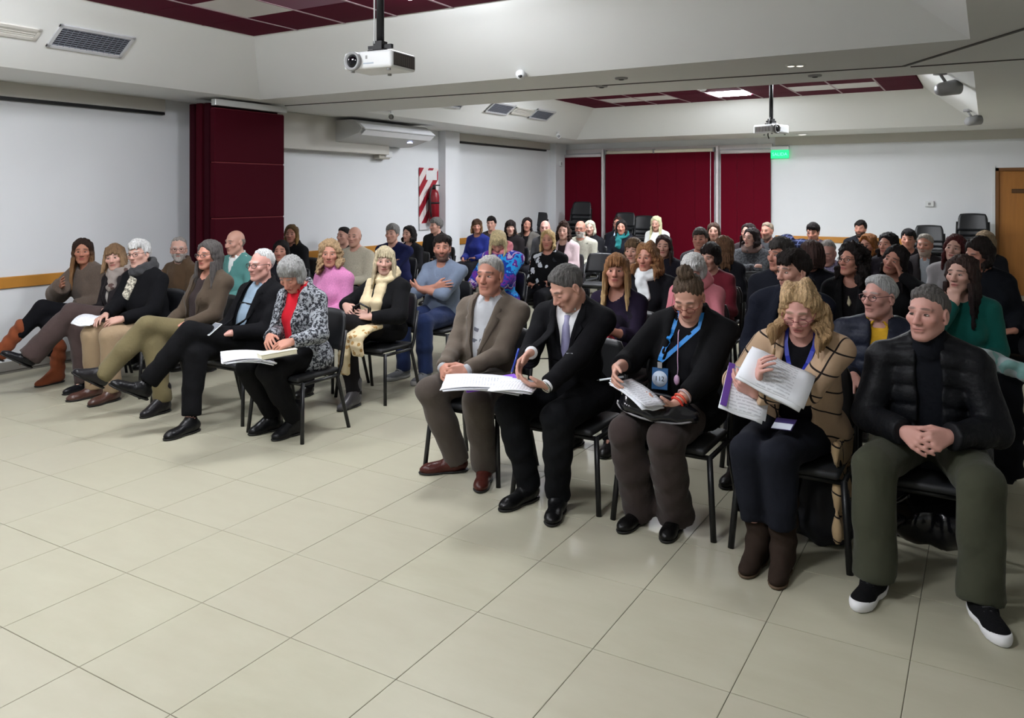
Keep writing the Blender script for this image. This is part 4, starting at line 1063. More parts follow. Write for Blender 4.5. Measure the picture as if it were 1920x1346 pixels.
    for hp_, l in zip((hipR, hipL), LG):
        kn, an = V3(*l[0]), V3(*l[1]); ax_ = nrm(an-kn); end = an-ax_*(.005+lcut)+ax_*lk.get('low', .028)
        U = Field(*TR.ax); U.caps(hp_, kn, .083*(.6+.4*g)+ti, .058+ti, k=.03); U.caps(kn, end, .056+ti, .047+ti+wide, k=.03); U.caps(kn+(an-kn)*.12+V3(0, .012, 0), kn+(an-kn)*.5, .054+ti, .050+ti+wide*.5, k=.03)
        U.half(end, ax_, .10+wide); TR.merge(U, .022)
    if lev < 2: TR.folds(.0025, 24, 1+sum(map(ord, key)))
    obj('trousers', TR.mesh('trousers'), m_cloth(legs[1], lk.get('cloth', 'plain'), lk.get('c2')), body)
    # shoes
    for l in LG:
        an = V3(*l[1]); kn = V3(*l[0]); shin = nrm(kn-an)
        if l[3] == 0: M = Matrix.Translation(an) @ Matrix.Rotation(l[2], 4, 'Z')
        else:
            up = nrm(shin*(.95 if 'boot' in shoes[0] else .75)+V3(0, 0, .2)); toe = V3(math.sin(l[2]), -math.cos(l[2]), -.45); toe = nrm(toe-up*np.dot(toe, up)); xa = np.cross(up, toe)*-1
            xa = np.cross(-toe, up); M = Matrix([[xa[i], -toe[i], up[i], an[i]] for i in range(3)]+[[0, 0, 0, 1]])
        if shoes[0] in ('shoe', 'sneaker', 'pointed') and not (len(shoes) > 3): obj('sock', tube_mesh('sock', [an+V3(0, 0, -.03), an+shin*.02, an+shin*.16], [.036, .038, .044], 12), m_cloth((24, 24, 28), 'knit'), body)
        sk_ = (shoes[0], shoes[1], m, min(lev, 1), shoes[2] if len(shoes) > 2 else None)
        make_shoe(sk_, body, M)
    if glasses:
        make_glasses(body, HM, glasses, lev)
    PEOPLE[key] = dict(o=body, top=T, shirt=SH, shx=shx, shy=shy, shz=shz, nb=nb, nt=nt, sp=sp, A=A, hc=hc, R=R, HM=HM, H=H, lev=lev, LG=LG, hips=(hx, hy), by=by)
    return body
def eye_mesh():
    bm = bmesh.new(); bmesh.ops.create_uvsphere(bm, u_segments=16, v_segments=12, radius=1)
    for v in bm.verts: v.co = Vector((v.co.x, v.co.z, v.co.y))   # poles along y
    for f in bm.faces:
        c = f.calc_center_median(); a = math.hypot(c.x+.10, (c.z)*.55)
        f.material_index = 0
        if c.y < 0:
            if a < .26: f.material_index = 2
            elif a < .52: f.material_index = 1
        if c.z > .62 and c.y < .3: f.material_index = 3
        f.smooth = True
    for v in bm.verts: v.co = Vector((v.co.x*.0135, v.co.y*.0080, v.co.z*.0056))
    me = bm_mesh('eye', bm)
    for nm_, c_, r_ in (('sclera', (176, 164, 156), .3), ('iris', (70, 48, 34), .2), ('pupil', (8, 6, 6), .1), ('lash', (32, 20, 18), .6)): me.materials.append(m_plain(nm_, c_, r_, var=.02))
    return me
EYE_ME = eye_mesh()
_sh = {}
def make_shoe(k, body, M):
    kind, c, m, lev, c2 = k
    if k not in _sh:
        s = .0065 if lev == 0 else .011
        F = Field(axis(-.075, .075, s), axis(-.24, .10, s), axis(-.105, .30 if kind in ('boot', 'tallboot') else .05, s))
        sc = 1.0 if m else .9
        w = .046*sc
        tip = .85 if kind == 'pointed' else 1
        F.caps((0, .035*sc, -.045), (0, -.03*sc, -.03), .040*sc, .043*sc, k=.03); F.caps((0, -.02, -.05), (0, -.165*sc, -.064), w, w*.74*tip, k=.03)
        F.ell((0, -.15*sc, -.066), (w*.98*tip, .075*sc/tip, .032), .02); F.caps((0, .005, -.03), (0, .0, .01), .045*sc, .042*sc, k=.02)
        if kind in ('boot', 'tallboot'):
            F.caps((0, .005, -.02), (0, .010, .10 if kind == 'boot' else .24), .050 if kind == 'boot' else .056, .053 if kind == 'boot' else .066, k=.02); F.caps((0, -.02, .01), (0, -.10, -.040), .042, .036, k=.03)
        else: F.caps((0, .004, .02), (0, .004, .09), .037*sc, .04*sc, k=0, mode='cut')
        X, Y, Z = F.P((slice(None),)*3)
        if kind == 'tallboot': F.D += (.005*np.sin(Z*70+X*25+Y*18)*np.clip((Z+.03)*12, 0, 1)).astype(np.float32)
        F.D = np.maximum(F.D, (-.090-Z)+0*X+0*Y).astype(np.float32)
        SO = None
        up = F.mesh('shoe'); 
        SOF = Field(axis(-.075, .075, s), axis(-.25, .10, s), axis(-.105, .0, s*.8)); th = .030 if kind == 'sneaker' else .012
        SOF.caps((0, .035*sc, -.07), (0, -.02, -.07), .043*sc, .040*sc, k=.03); SOF.caps((0, -.02, -.07), (0, -.165*sc, -.07), w*1.0, w*.82*tip, k=.03); SOF.ell((0, -.15*sc, -.07), (w*1.03*tip, .083*sc/tip, .05), .02)
        X, Y, Z = SOF.P((slice(None),)*3); SOF.D = np.maximum(np.maximum(SOF.D, (-.0905-Z)+0*X+0*Y), (Z-(-.0905+th))+0*X+0*Y+(.12*np.clip(-Y-.12, 0, 1)*-1 if kind == 'sneaker' else 0)).astype(np.float32)
        so = SOF.mesh('sole')
        up.materials.append(m_cloth(c, 'leather') if kind not in ('sneaker', 'tallboot') else m_cloth(c, 'knit' if kind == 'sneaker' else 'plain'))
        so.materials.append(m_plain('sole_'+str(c2 or 'dark'), c2 or (20, 18, 17), .6))
        lc = None
        if kind == 'sneaker':
            bm = bmesh.new()
            for q in range(5): tube_into(bm, [(-.024, -.045-.016*q, .006-.011*q), (0, -.05-.016*q, .014-.011*q), (.024, -.045-.016*q, .006-.011*q)], .0035, 6)
            lc = bm_mesh('laces', bm, True); lc.materials.append(m_plain('lace_dark', tuple(min(255, v+22) for v in c), .8))
        _sh[k] = (up, so, lc)
    up, so, lc = _sh[k]; o = obj('boot' if 'boot' in kind else 'shoe', up, None, body, M=M); obj('sole', so, None, o)
    if lc: obj('laces', lc, None, o)
_gl = {}
def m_lens():
    t = NT('lens'); t.N.remove(t.b); a = t.n('ShaderNodeBsdfTransparent'); b = t.n('ShaderNodeBsdfGlossy'); b.inputs['Roughness'].default_value = .03; x = t.n('ShaderNodeMixShader'); x.inputs[0].default_value = .05
    t.lk(a.outputs[0], x.inputs[1]); t.lk(b.outputs[0], x.inputs[2]); t.lk(x.outputs[0], t.N['Material Output'].inputs['Surface']); return t.m
LENS = m_lens()
def make_glasses(body, HM, g, lev):
    c, low = g[0], (g[1] if len(g) > 1 else 0)
    k = (c, low)
    if k not in _gl:
        bm = bmesh.new(); lb = bmesh.new(); z0 = .002-low
        for sx in (-1, 1):
            rim = [(sx*.0325+.0235*math.cos(a)*(1 if abs(math.cos(a)) < .8 else .98), -.1005+.006*abs(math.cos(a))*(1 if math.cos(a)*sx > 0 else 0), z0+.0175*math.sin(a)) for a in [2*PI*q/18 for q in range(18)]]
            tube_into(bm, rim, .0019, 6, closed=True); lb.faces.new([lb.verts.new(p) for p in rim])
            tube_into(bm, [(sx*.056, -.094, z0+.006), (sx*.073, -.075, z0+.008), (sx*.0815, .0, z0+.012+low*.8), (sx*.081, .022, z0-.004+low*.8)], .0019, 6)
        tube_into(bm, [(-.010, -.102, z0+.004), (0, -.107, z0+.008), (.010, -.102, z0+.004)], .0018, 6)
        bmesh.ops.recalc_face_normals(bm, faces=bm.faces); a = bm_mesh('glasses', bm, True); a.materials.append(m_plain('frame_'+str(c), c, .3)); b = bm_mesh('lenses', lb); b.materials.append(LENS)
        _gl[k] = (a, b)
    a, b = _gl[k]; o = obj('glasses', a, None, body, M=HM.copy()); obj('lenses', b, None, o)
# ------------------------------------------------------------------ the audience, front rows first
BK = (17, 17, 20); NAVY = (22, 26, 44); GREYH = (150, 148, 146); WHITEH = (205, 204, 200); DKBR = (44, 30, 24); BLKH = (26, 22, 22)
shirtv = dict
# right block, first row
person('R1a', 918, 478, 554, 4.22, 'm', 25, 'grey haired man in taupe blazer and pale knit, hands clasped, front row', skin='b', hair=('short', (168, 166, 162)), brow=(70, 60, 55),
       topw=('blazer', (96, 86, 76), dict(V=(.085, .34, .012), inner=(176, 178, 182), icollar=True, iname='knit_sweater', cuffs=True)), legs=('out', (78, 70, 64), dict(t=.022, wide=.012)), shoes=('shoe', (70, 32, 26)), arms='clasp', hips=(-2.69, 4.2), legset=[((-.14, -.38, .535), (-.10, -.17, .092), -.80, 0), ((.20, -.40, .53), (.13, -.20, .092), .42, 0)], g=1.1, w=.185, detail=0)
person('R1b', 1062, 497, 580, 3.99, 'm', 56, 'man in black suit and lilac tie writing on papers with a blue pen', hp=34, skin='a', hair=('short', (92, 90, 88)), brow=(50, 45, 42), closed=1,
       topw=('blazer', BK, dict(V=(.080, .30, .0), inner=(225, 225, 228), icollar=True, cuffs=True)), legs=('std', (17, 18, 21), dict(t=.020)), shoes=('shoe', (14, 14, 15)), hips=(-2.02, 4.12), legset=[((-.20, -.40, .53), (-.16, -.27, .092), -.22, 0), ((.10, -.43, .53), (.045, -.31, .092), .30, 0)], w=.185,
       armset=[((-.055, -.40, .800), (-.45, -.62, -.62), (.75, -.2, -.6), .62, (-.6, .5, -.8)), ((.06, -.50, .690), (-.90, -.40, -.02), (-.1, .3, .9), .55, (.5, .5, -.8))], detail=0)
person('R1c', 1291, 510, 602, 4.0, 'f', 16, 'woman with hair in a bun, black cardigan and blue lanyard, reading', hp=34, skin='a', hair=('bun', (84, 70, 58)), closed=1, glasses=((120, 50, 40), .012),
       topw=('cardigan', (16, 16, 18), dict(V=(.075, .45, .06), inner=(20, 20, 24), iname='blouse', sleeve=.62)), legs=('std', (58, 48, 46), dict(t=.018, wide=.03, low=.05)), shoes=('shoe', (14, 13, 13)), hips=(-1.41, 4.12), legset=[((-.14, -.42, .515), (-.135, -.22, .092), -.15, 0), ((.075, -.43, .515), (.05, -.21, .092), .08, 0)], g=1.2, w=.168,
       armset=[((-.21, -.40, .78), (.10, -.75, -.45), (.9, .1, -.3), .8, (-.6, .4, -.8)), ((.10, -.36, .665), (-.85, -.45, .10), (-.2, .2, .95), .5, (.5, .5, -.8))], detail=0)
person('R1d', 1501, 527, 633, 3.93, 'f', 14, 'blonde woman in beige checked cardigan hugging a stack of papers', hp=24, skin='e', hair=('wavy', (190, 160, 122), (160, 130, 94)), closed=1, glasses=((130, 60, 70), .014),
       topw=('cardigan', (188, 160, 132), dict(V=(.075, .50, .075), inner=(18, 18, 22), iname='top', cloth='windowpane', c2=(34, 26, 24), nocollar=True)), legs=('close', (26, 28, 36), dict(t=.016, cut=.14)), shoes=('tallboot', (46, 36, 30), (84, 66, 48)), hips=(-.79, 4.1), legset=[((-.155, -.41, .53), (-.115, -.35, .092), -.08, 0), ((-.01, -.42, .53), (.0, -.38, .092), .06, 0)], g=1.15, w=.160,
       armset=[((-.115, -.36, .845), (.25, -.55, .75), (.75, .45, -.2), .85, (-1, .2, -.9)), ((-.13, -.34, .76), (-.90, -.25, .45), (.1, .8, .5), .7, (1, -.2, -.8))], detail=0)
person('R1e', 1739, 537, 637, 4.04, 'm', 25, 'man in black puffer coat and olive trousers, front row far right', skin='e', hair=('short', (96, 92, 90)), brow=(90, 70, 62), beard=.15,
       topw=('puffer', (17, 18, 22), dict(V=(.05, .50, .05), inner=(20, 22, 28), ihigh=True, iname='sweater', hem=.48, cloth='puffer')), legs=('wide', (62, 64, 50), dict(t=.024, wide=.018)), shoes=('sneaker', (20, 20, 22), (228, 228, 230)), arms='clasp', armset=[((-.085, -.33, .672), (.62, -.75, -.20), (.8, .35, -.45), .75, (-.65, .4, -.7)), ((.085, -.33, .680), (-.62, -.72, -.16), (-.8, .35, -.45), .8, (.65, .4, -.7))], hips=(-.22, 4.16), g=1.1, w=.178, detail=0)
# left block, first row
person('L1f', 546, 479, 551, 4.08, 'f', 32, 'grey haired woman in tweed jacket and red blouse looking down at papers', hp=38, skin='b', hair=('crop', (150, 150, 148)), closed=1,
       topw=('blazer', (40, 42, 48), dict(V=(.075, .45, .04), inner=(196, 22, 40), iname='blouse', icollar=True, cloth='tweed', c2=(158, 162, 168), hem=.46)), legs=('std', (17, 17, 19), dict(cut=.06, t=.016)), shoes=('boot', (20, 20, 22)), hips=(-4.25, 4.2), legset=[((-.10, -.42, .505), (-.15, -.13, .092), -.22, 0), ((.10, -.42, .505), (.06, -.13, .092), -.08, 0)], g=1.1,
       armset=[((.02, -.33, .715), (.62, -.68, -.2), (.5, .2, -.7), .6, (-.5, .5, -.8)), ((.23, -.33, .700), (-.55, -.72, -.2), (-.4, .3, -.8), .6, (.5, .5, -.8))], detail=0)
person('L1e', 489, 466, 527, 4.34, 'm', 48, 'white haired man in black coat over pale blue shirt, legs crossed', skin='e', hair=('balding', (214, 212, 208)), glasses=((40, 34, 34),), brow=(190, 185, 180),
       topw=('coat', (18, 18, 21), dict(V=(.065, .50, .055), inner=(140, 160, 178), icollar=True, hem=.50)), legs=('crossL', (17, 17, 19), dict(t=.020, cut=.05)), shoes=('shoe', (18, 18, 20)), arms='lap', hips=(-4.93, 4.28), legset=[((.01, -.48, .545), (.07, -.56, .092), .06, 0), ((-.03, -.50, .69), (-.20, -.73, .34), -.45, .35)], w=.18, detail=0)
person('L1d', 390, 450, 505, 4.36, 'f', 42, 'long grey haired woman in brown suede jacket and olive trousers', skin='b', hair=('long', (86, 82, 80)), glasses=((60, 50, 48),),
       topw=('blazer', (78, 66, 54), dict(V=(.06, .45, .05), inner=(52, 42, 42), iname='sweater', hem=.50)), legs=('crossL', (112, 102, 72), dict(t=.022)), shoes=('boot', (30, 28, 30)), hips=(-5.55, 4.35), arms='lap')
person('L1c', 260, 446, 506, 4.36, 'm', 34, 'white haired man in black coat and grey scarf, beige trousers', hr=-6, skin='c', hair=('thick', (222, 218, 208)), glasses=((40, 30, 32),), brow=(170, 165, 158),
       topw=('coat', BK, dict(hem=.50)), legs=('std', (158, 136, 108), dict(t=.022)), shoes=('shoe', (78, 50, 42)), hips=(-6.28, 4.38), g=1.2, w=.20,
       armset=[((-.06, -.36, .68), (.3, -.9, -.2), (.3, .1, -1), .5, (-.5, .5, -.8)), ((.14, -.34, .66), (-.6, -.75, -.15), (-.5, .2, -.8), .5, (.5, .5, -.8))])
person('L1b', 215, 457, 508, 4.42, 'f', 18, 'woman with ash blonde fringe in dark coat and brown flared trousers', hr=-8, skin='c', hair=('bob', (120, 94, 70), (150, 122, 92), 'bangs'),
       topw=('coat', (40, 36, 38), dict(V=(.05, .45, .04), inner=(170, 165, 160), iname='scarf_blouse')), legs=('crossL', (72, 58, 56), dict(t=.018, wide=.03)), shoes=('pointed', (20, 20, 24)), hips=(-6.74, 4.46))
person('L1a', 155, 442, 500, 4.42, 'f', 6, 'woman with long brown hair in taupe knit, cognac boots, far left', skin='d', hair=('long', (46, 32, 26), (150, 112, 76)),
       topw=('poncho', (104, 90, 80), dict(cloth='knit')), legs=('crossL', (18, 18, 22), dict(t=.010, cut=.18)), shoes=('tallboot', (128, 66, 38)), arms='chest', hips=(-7.22, 4.48))
# left block, behind
person('Lbeard', 335, 444, 489, 5.35, 'm', 4, 'man with grey beard and glasses in brown jacket behind the first row', skin='c', hair=('balding', (150, 145, 140)), glasses=((50, 40, 50),), beard=1, brow=(168, 160, 154), topw=('coat', (78, 60, 42)), legs=('std', (50, 45, 40)), arms='chest')
person('Lteal', 440, 432, 475, 5.5, 'm', 50, 'balding man in teal sweater in front of the burgundy partition', hp=6, skin='a', hair=('fringe', (140, 130, 122)), topw=('sweater', (84, 136, 132), dict(V=(.05, .12, 0), inner=(225, 228, 226), icollar=True)))
person('Lpink', 619, 450, 501, 5.3, 'f', 8, 'woman with curly blonde hair in pink turtleneck', skin='b', hair=('curly', (172, 144, 110)), topw=('turtle', (222, 140, 190), dict(cloth='knit')), legs=('std', (30, 30, 34)))
person('Lscarf', 721, 461, 517, 5.22, 'f', 2, 'woman with long blonde fringe, black coat and cream scarf', skin='c', hair=('mid', (194, 180, 150), None, 'bangs'), topw=('coat', (20, 20, 22)), legs=('crossL', (32, 30, 32)), shoes=('boot', (72, 70, 74)), hips=(-4.4, 5.25),
       armset=[((-.16, -.29, .80), (.82, -.35, -.42), (.3, .7, -.6), .35, (-1, .1, -.6)), ((.13, -.29, .70), (-.85, -.35, .25), (-.2, .8, -.5), .35, (1, .2, -.8))])
person('Ldark', 527, 453, 487, 6.4, 'f', 15, 'dark haired woman peering from behind the white haired man', skin='b', hair=('bob', BLKH), topw=('sweater', (40, 40, 46)))
person('Lcross', 829, 441, 487, 6.2, 'm', 3, 'bearded man in blue grey shirt with arms crossed', skin='b', hair=('thick', (40, 34, 32)), beard=.8, brow=(44, 36, 32), topw=('shirt', (108, 120, 140), dict(cloth='denim', sleeve=.35, V=(.045, .10, 0), inner=(108, 120, 140), icloth='denim', iname='placket')), legs=('std', (30, 44, 82), dict(cloth='denim', t=.02)), shoes=('sneaker', (128, 130, 134), (160, 160, 160)), arms='crossed', hips=(-4.5, 6.25), g=1.15, w=.19)
person('Lwavy', 546, 420, 456, 7.5, 'f', 15, 'woman with long wavy dark blonde hair beside the partition edge', skin='b', hair=('long', (96, 74, 44), (176, 140, 84)), topw=('coat', (26, 26, 28)), hips=(-7.74, 7.55))
person('Lbald', 664, 422, 464, 7.3, 'm', 22, 'bald man in cream sweater on the left side', skin='a', hair=('fringe', (140, 120, 105)), topw=('sweater', (206, 198, 178), dict(cloth='knit')), w=.19)
person('Lhid', 644, 424, 459, 8.3, 'm', 45, 'dark haired person half hidden behind the bald man in cream', skin='a', hair=('short', BLKH), topw=('sweater', (50, 46, 46)))
person('Lnavy', 735, 417, 458, 8.2, 'm', 28, 'heavy grey haired man in navy sweater with arms crossed', skin='a', hair=('thick', (120, 118, 116)), topw=('sweater', (26, 30, 66)), arms='crossed', g=1.5, w=.235, hips=(-6.7, 8.25))
person('Lhid2', 766, 420, 456, 9.2, 'f', 40, 'dark haired person right behind the man in navy sweater', skin='a', hair=('bob', BLKH), topw=('sweater', (30, 30, 34)))
person('Lgray', 817, 407, 438, 10.3, 'm', 58, 'grey haired man in dark jacket beneath the fire extinguisher', skin='a', hair=('thick', (110, 108, 106)), topw=('coat', (26, 26, 28)), w=.19)
person('Lblue', 894, 408, 439, 10.9, 'f', 2, 'woman with brown fringe in royal blue sweater at the pillar', skin='b', hair=('bob', (66, 46, 36), (120, 90, 60), 'bangs'), topw=('sweater', (30, 42, 120)))
person('Ld2', 921, 403, 434, 11.9, 'm', 15, 'young dark haired person behind the woman in royal blue', skin='a', hair=('thick', BLKH), topw=('sweater', (60, 50, 50)))
person('Ld3', 957, 412, 440, 10.9, 'f', 0, 'woman with short dark fringe and black jacket near left wall', skin='c', hair=('bob', (34, 26, 26), None, 'bangs'), topw=('coat', (34, 30, 32)))
person('Ld4', 988, 406, 434, 11.9, 'f', -5, 'woman with long dark hair in fleece lined vest, head tilted', hr=8, skin='b', hair=('long', (34, 26, 26)), topw=('coat', (92, 88, 84), dict(V=(.06, .4, .03), inner=(24, 22, 24), iname='top')))
person('Lb2', 1022, 410, 444, 10.9, 'm', 5, 'bald pink faced man in grey jacket below the corner column', skin='e', hair=('fringe', (150, 130, 120)), topw=('coat', (70, 70, 74)))
person('Lblk', 1027, 430, 468, 8.4, 'f', 10, 'blonde woman in black top with white print, hands folded', skin='b', hair=('bob', (196, 166, 118), (206, 178, 128), 'side'), topw=('sweater', (18, 18, 20), dict(cloth='patch2', c2=(200, 204, 212))), w=.175, g=1.15, arms='lap')
person('Lcurl', 1056, 413, 452, 10.0, 'f', 12, 'woman with dark curly hair in pale pink cardigan', skin='c', hair=('curly', (56, 40, 34)), topw=('cardigan', (214, 190, 196), dict(V=(.06, .4, .04), inner=(40, 30, 34), iname='top')))
person('Lwhite', 1088, 410, 446, 10.8, 'm', 14, 'balding grey bearded man in off white sweater', skin='b', hair=('fringe', (160, 150, 140)), beard=1, brow=(190, 186, 180), glasses=((70, 60, 56),), topw=('sweater', (206, 204, 188), dict(cloth='knit')), w=.19)
person('Lwh2', 1106, 411, 442, 11.8, 'f', 8, 'white haired woman half hidden behind the man in white sweater', skin='c', hair=('bob', (214, 204, 180)), topw=('coat', (30, 30, 34)))
person('Lmulti', 934, 433, 475, 7.3, 'f', 8, 'blonde woman bending down in blue and purple patterned jacket', hp=38, closed=1, skin='b', hair=('bob', (206, 182, 140), None, 'bangs'), topw=('puffer', (60, 80, 180), dict(cloth='multi')), w=.18, arms='paper')
# middle rows
person('Mgl', 1159, 402, 436, 12.8, 'm', 20, 'man in pale blue shirt at the rear before the blinds', skin='b', hair=('short', (50, 36, 32)), glasses=((50, 40, 40),), topw=('coat', (26, 26, 34), dict(V=(.07, .45, .06), inner=(170, 190, 214), icollar=True)))
person('Mteal', 1165, 413, 438, 11.8, 'f', 5, 'dark haired woman with teal scarf and black jacket at the rear', skin='b', hair=('bob', BLKH), topw=('coat', (22, 24, 32)))
person('Mblo', 1230, 401, 434, 13.0, 'f', 18, 'woman with long platinum hair and white top before the blinds', hp=12, skin='a', hair=('long', (214, 198, 160)), topw=('sweater', (216, 218, 214)))
person('Mdark', 1244, 442, 480, 8.1, 'f', 8, 'woman with straight dark brown hair in the middle rows', skin='a', hair=('mid', (52, 36, 34)), topw=('coat', (30, 28, 36)))
person('Mcurl', 1187, 453, 488, 7.3, 'f', 20, 'person with short curly brown hair behind the blonde fringe woman', skin='a', hair=('crop', (96, 76, 56)), topw=('sweater', (66, 60, 56)), hips=(-2.98, 7.35))
person('Mwav', 1213, 456, 509, 6.3, 'f', 25, 'woman with wavy light brown hair, white scarf and black coat', skin='b', hair=('wavy', (136, 98, 66)), topw=('coat', (20, 20, 24)), w=.17)
person('Mlong', 1156, 479, 536, 5.25, 'f', 8, 'woman with very long honey blonde hair and fringe, dark purple top', hp=-4, skin='b', hair=('long', (134, 94, 62), (196, 164, 118), 'bangs'), topw=('sweater', (32, 24, 42), dict(scoop=True, cloth='patch', c2=(24, 20, 30), sleeve=.6)), hips=(-2.26, 5.3),
       armset=[((-.10, -.33, .76), (.5, -.7, -.2), (.6, .2, -.6), .5, (-.5, .5, -.8)), ((.08, -.33, .78), (-.6, -.7, -.2), (-.4, .2, -.8), .5, (.5, .5, -.8))])
person('Mpinkh', 1300, 481, 532, 5.95, 'f', 20, 'white haired woman in pink scarf hidden behind the hair bun', hp=30, closed=1, skin='e', hair=('crop', (220, 210, 200)), topw=('sweater', (200, 120, 130)))
person('Mcap', 1312, 425, 470, 8.9, 'm', 12, 'young man with dark bowl haircut in the middle rows', skin='b', hair=('thick', (62, 56, 52)), topw=('sweater', (60, 56, 62)))
person('Mred', 1331, 460, 504, 7.1, 'f', 30, 'short haired woman in burgundy sweater', hp=8, skin='a', hair=('crop', (34, 28, 28)), topw=('sweater', (104, 26, 40)))
person('Mw', 1338, 417, 450, 10.7, 'f', 4, 'woman with tied back brown hair before the right blind', skin='a', hair=('mid', (70, 52, 42)), topw=('sweater', (76, 66, 62)))
person('Mbr', 1353, 446, 482, 8.1, 'f', 80, 'brown haired woman turned away in dark coat', skin='a', hair=('mid', (104, 76, 56)), topw=('coat', (28, 28, 34)))
person('Mwool', 1408, 426, 464, 9.8, 'f', 38, 'dark haired woman in grey wool coat with arms folded', skin='c', hair=('bob', (38, 28, 28)), topw=('coat', (78, 80, 84), dict(cloth='tweed', c2=(50, 52, 56))), arms='crossed', w=.17)
person('Mw2', 1402, 417, 452, 10.9, 'f', 30, 'woman with long dark hair behind the grey wool coat', skin='a', hair=('long', (40, 30, 30)), topw=('sweater', (50, 40, 44)))
# right block, behind
person('Rg', 1438, 413, 452, 11.5, 'm', 28, 'grey blond bearded man in dark jacket, right rear', skin='b', hair=('short', (150, 136, 118)), beard=.7, brow=(120, 104, 88), topw=('coat', (60, 62, 66)))
person('Rd', 1524, 417, 452, 11.6, 'm', 18, 'dark haired man looking down at the rear right', hp=14, skin='b', hair=('thick', BLKH), topw=('sweater', (60, 50, 60)))
person('Rback', 1519, 455, 497, 7.2, 'f', 140, 'dark haired person turned away in the right block', skin='a', hair=('bob', (66, 48, 44)), topw=('coat', (22, 22, 28)))
person('Rold', 1551, 451, 496, 8.5, 'm', 18, 'older balding man with glasses reading in the right block', hp=20, closed=1, skin='e', hair=('balding', (150, 144, 140)), glasses=((110, 60, 60), .01), topw=('shirt', (72, 60, 110), dict(cloth='check', c2=(190, 186, 200))))
person('Ryoung', 1486, 469, 545, 5.1, 'm', 48, 'young dark haired man in navy coat behind the blonde woman', hp=6, skin='a', hair=('thick', (34, 27, 25)), topw=('coat', (24, 27, 38), dict(V=(.05, .4, .025), inner=(20, 20, 24))), w=.185, hips=(-1.15, 5.2), detail=0)
person('Rbeh', 1463, 455, 500, 6.2, 'm', 45, 'grey haired man hidden behind the young dark haired man', skin='b', hair=('thick', (66, 62, 60)), topw=('coat', (26, 28, 36)))
person('Rglas', 1596, 461, 516, 6.5, 'f', 38, 'woman with dark curly hair and black framed glasses looking up', hp=-8, skin='b', hair=('curly', (28, 22, 21), None, 'big'), glasses=((16, 14, 16),), topw=('coat', (22, 22, 24), dict(V=(.06, .4, .03), inner=(26, 24, 26), iname='top')), detail=1)
person('Rbeard', 1613, 410, 446, 13.0, 'm', 14, 'young man with dark beard against the white back wall', skin='b', hair=('thick', (28, 23, 22)), beard=.95, brow=(30, 24, 22), topw=('coat', (26, 28, 34)))
person('Rred', 1627, 440, 474, 10.0, 'f', 28, 'woman with copper hair in dark jacket, right block', hp=10, skin='b', hair=('bob', (140, 88, 46), None, 'side'), topw=('coat', (40, 32, 32)))
person('Rdk', 1664, 437, 478, 9.0, 'f', 32, 'black haired woman in dark top beside the copper haired woman', skin='b', hair=('bob', (24, 19, 20)), topw=('coat', (28, 24, 30)))
person('Rhand', 1677, 459, 515, 7.1, 'f', 22, 'dark haired woman resting her head on her raised hand', hr=18, skin='b', hair=('mid', (28, 22, 22)), topw=('sweater', (20, 20, 22)), arms='head', detail=1)
person('Rpuf', 1648, 513, 598, 4.98, 'm', 38, 'white haired man in navy padded vest and yellow shirt', skin='e', hair=('short', (176, 176, 176)), glasses=((80, 40, 44),), brow=(150, 140, 136), topw=('puffer', (30, 34, 48), dict(V=(.045, .40, .03), inner=(206, 160, 40), icollar=True, cloth='puffer')), hips=(-.52, 5.02), w=.185, detail=1,
       armset=[((-.105, -.33, .705), (.05, -.9, -.40), (0, .1, -1), .25, (-.8, .6, -.5)), ((.15, -.30, .645), (-.15, -1, -.1), (0, .05, -1), .22, (.8, .6, -.6))])
person('Rdk2', 1703, 432, 464, 11.0, 'm', 8, 'dark haired person below the small white wall box', skin='b', hair=('thick', (22, 20, 22)), topw=('sweater', (40, 36, 40)))
person('Rgb', 1734, 436, 481, 9.9, 'm', 14, 'man with cropped grey hair and beard before the stacked chairs', skin='b', hair=('short', (160, 152, 142)), beard=.75, brow=(170, 160, 150), topw=('coat', (44, 40, 42), dict(V=(.05, .35, .02), inner=(170, 176, 184), icollar=True)))
person('Rrh', 1790, 442, 487, 8.2, 'f', 14, 'woman with dark red hair in light grey jacket', hr=8, skin='c', hair=('mid', (70, 26, 28)), topw=('coat', (138, 134, 136)), detail=1)
person('Rteal', 1802, 481, 546, 5.75, 'f', 26, 'woman in green sweater with chin resting on her hand', skin='c', hair=('long', (60, 44, 40), (36, 26, 26)), topw=('sweater', (16, 92, 84)), arms='chin', hips=(-.13, 5.85), detail=1)
person('Rben', 1834, 450, 497, 7.25, 'f', 44, 'dark haired person in black coat bending forward at the right end', hp=24, closed=1, skin='b', hair=('bob', (36, 28, 26)), topw=('coat', (22, 24, 30)), hips=(.12, 7.35), legs=('std', (44, 46, 50)), legset=[((-.10, -.44, .525), (-.10, -.42, .092), -.1, 0), ((.30, -.36, .535), (.36, -.44, .092), .4, 0)])
person('Rbei', 1843, 436, 470, 10.1, 'f', 60, 'light brown haired person at the right end before the door', skin='b', hair=('mid', (130, 110, 86)), topw=('coat', (30, 30, 34)), hips=(.0, 10.1))
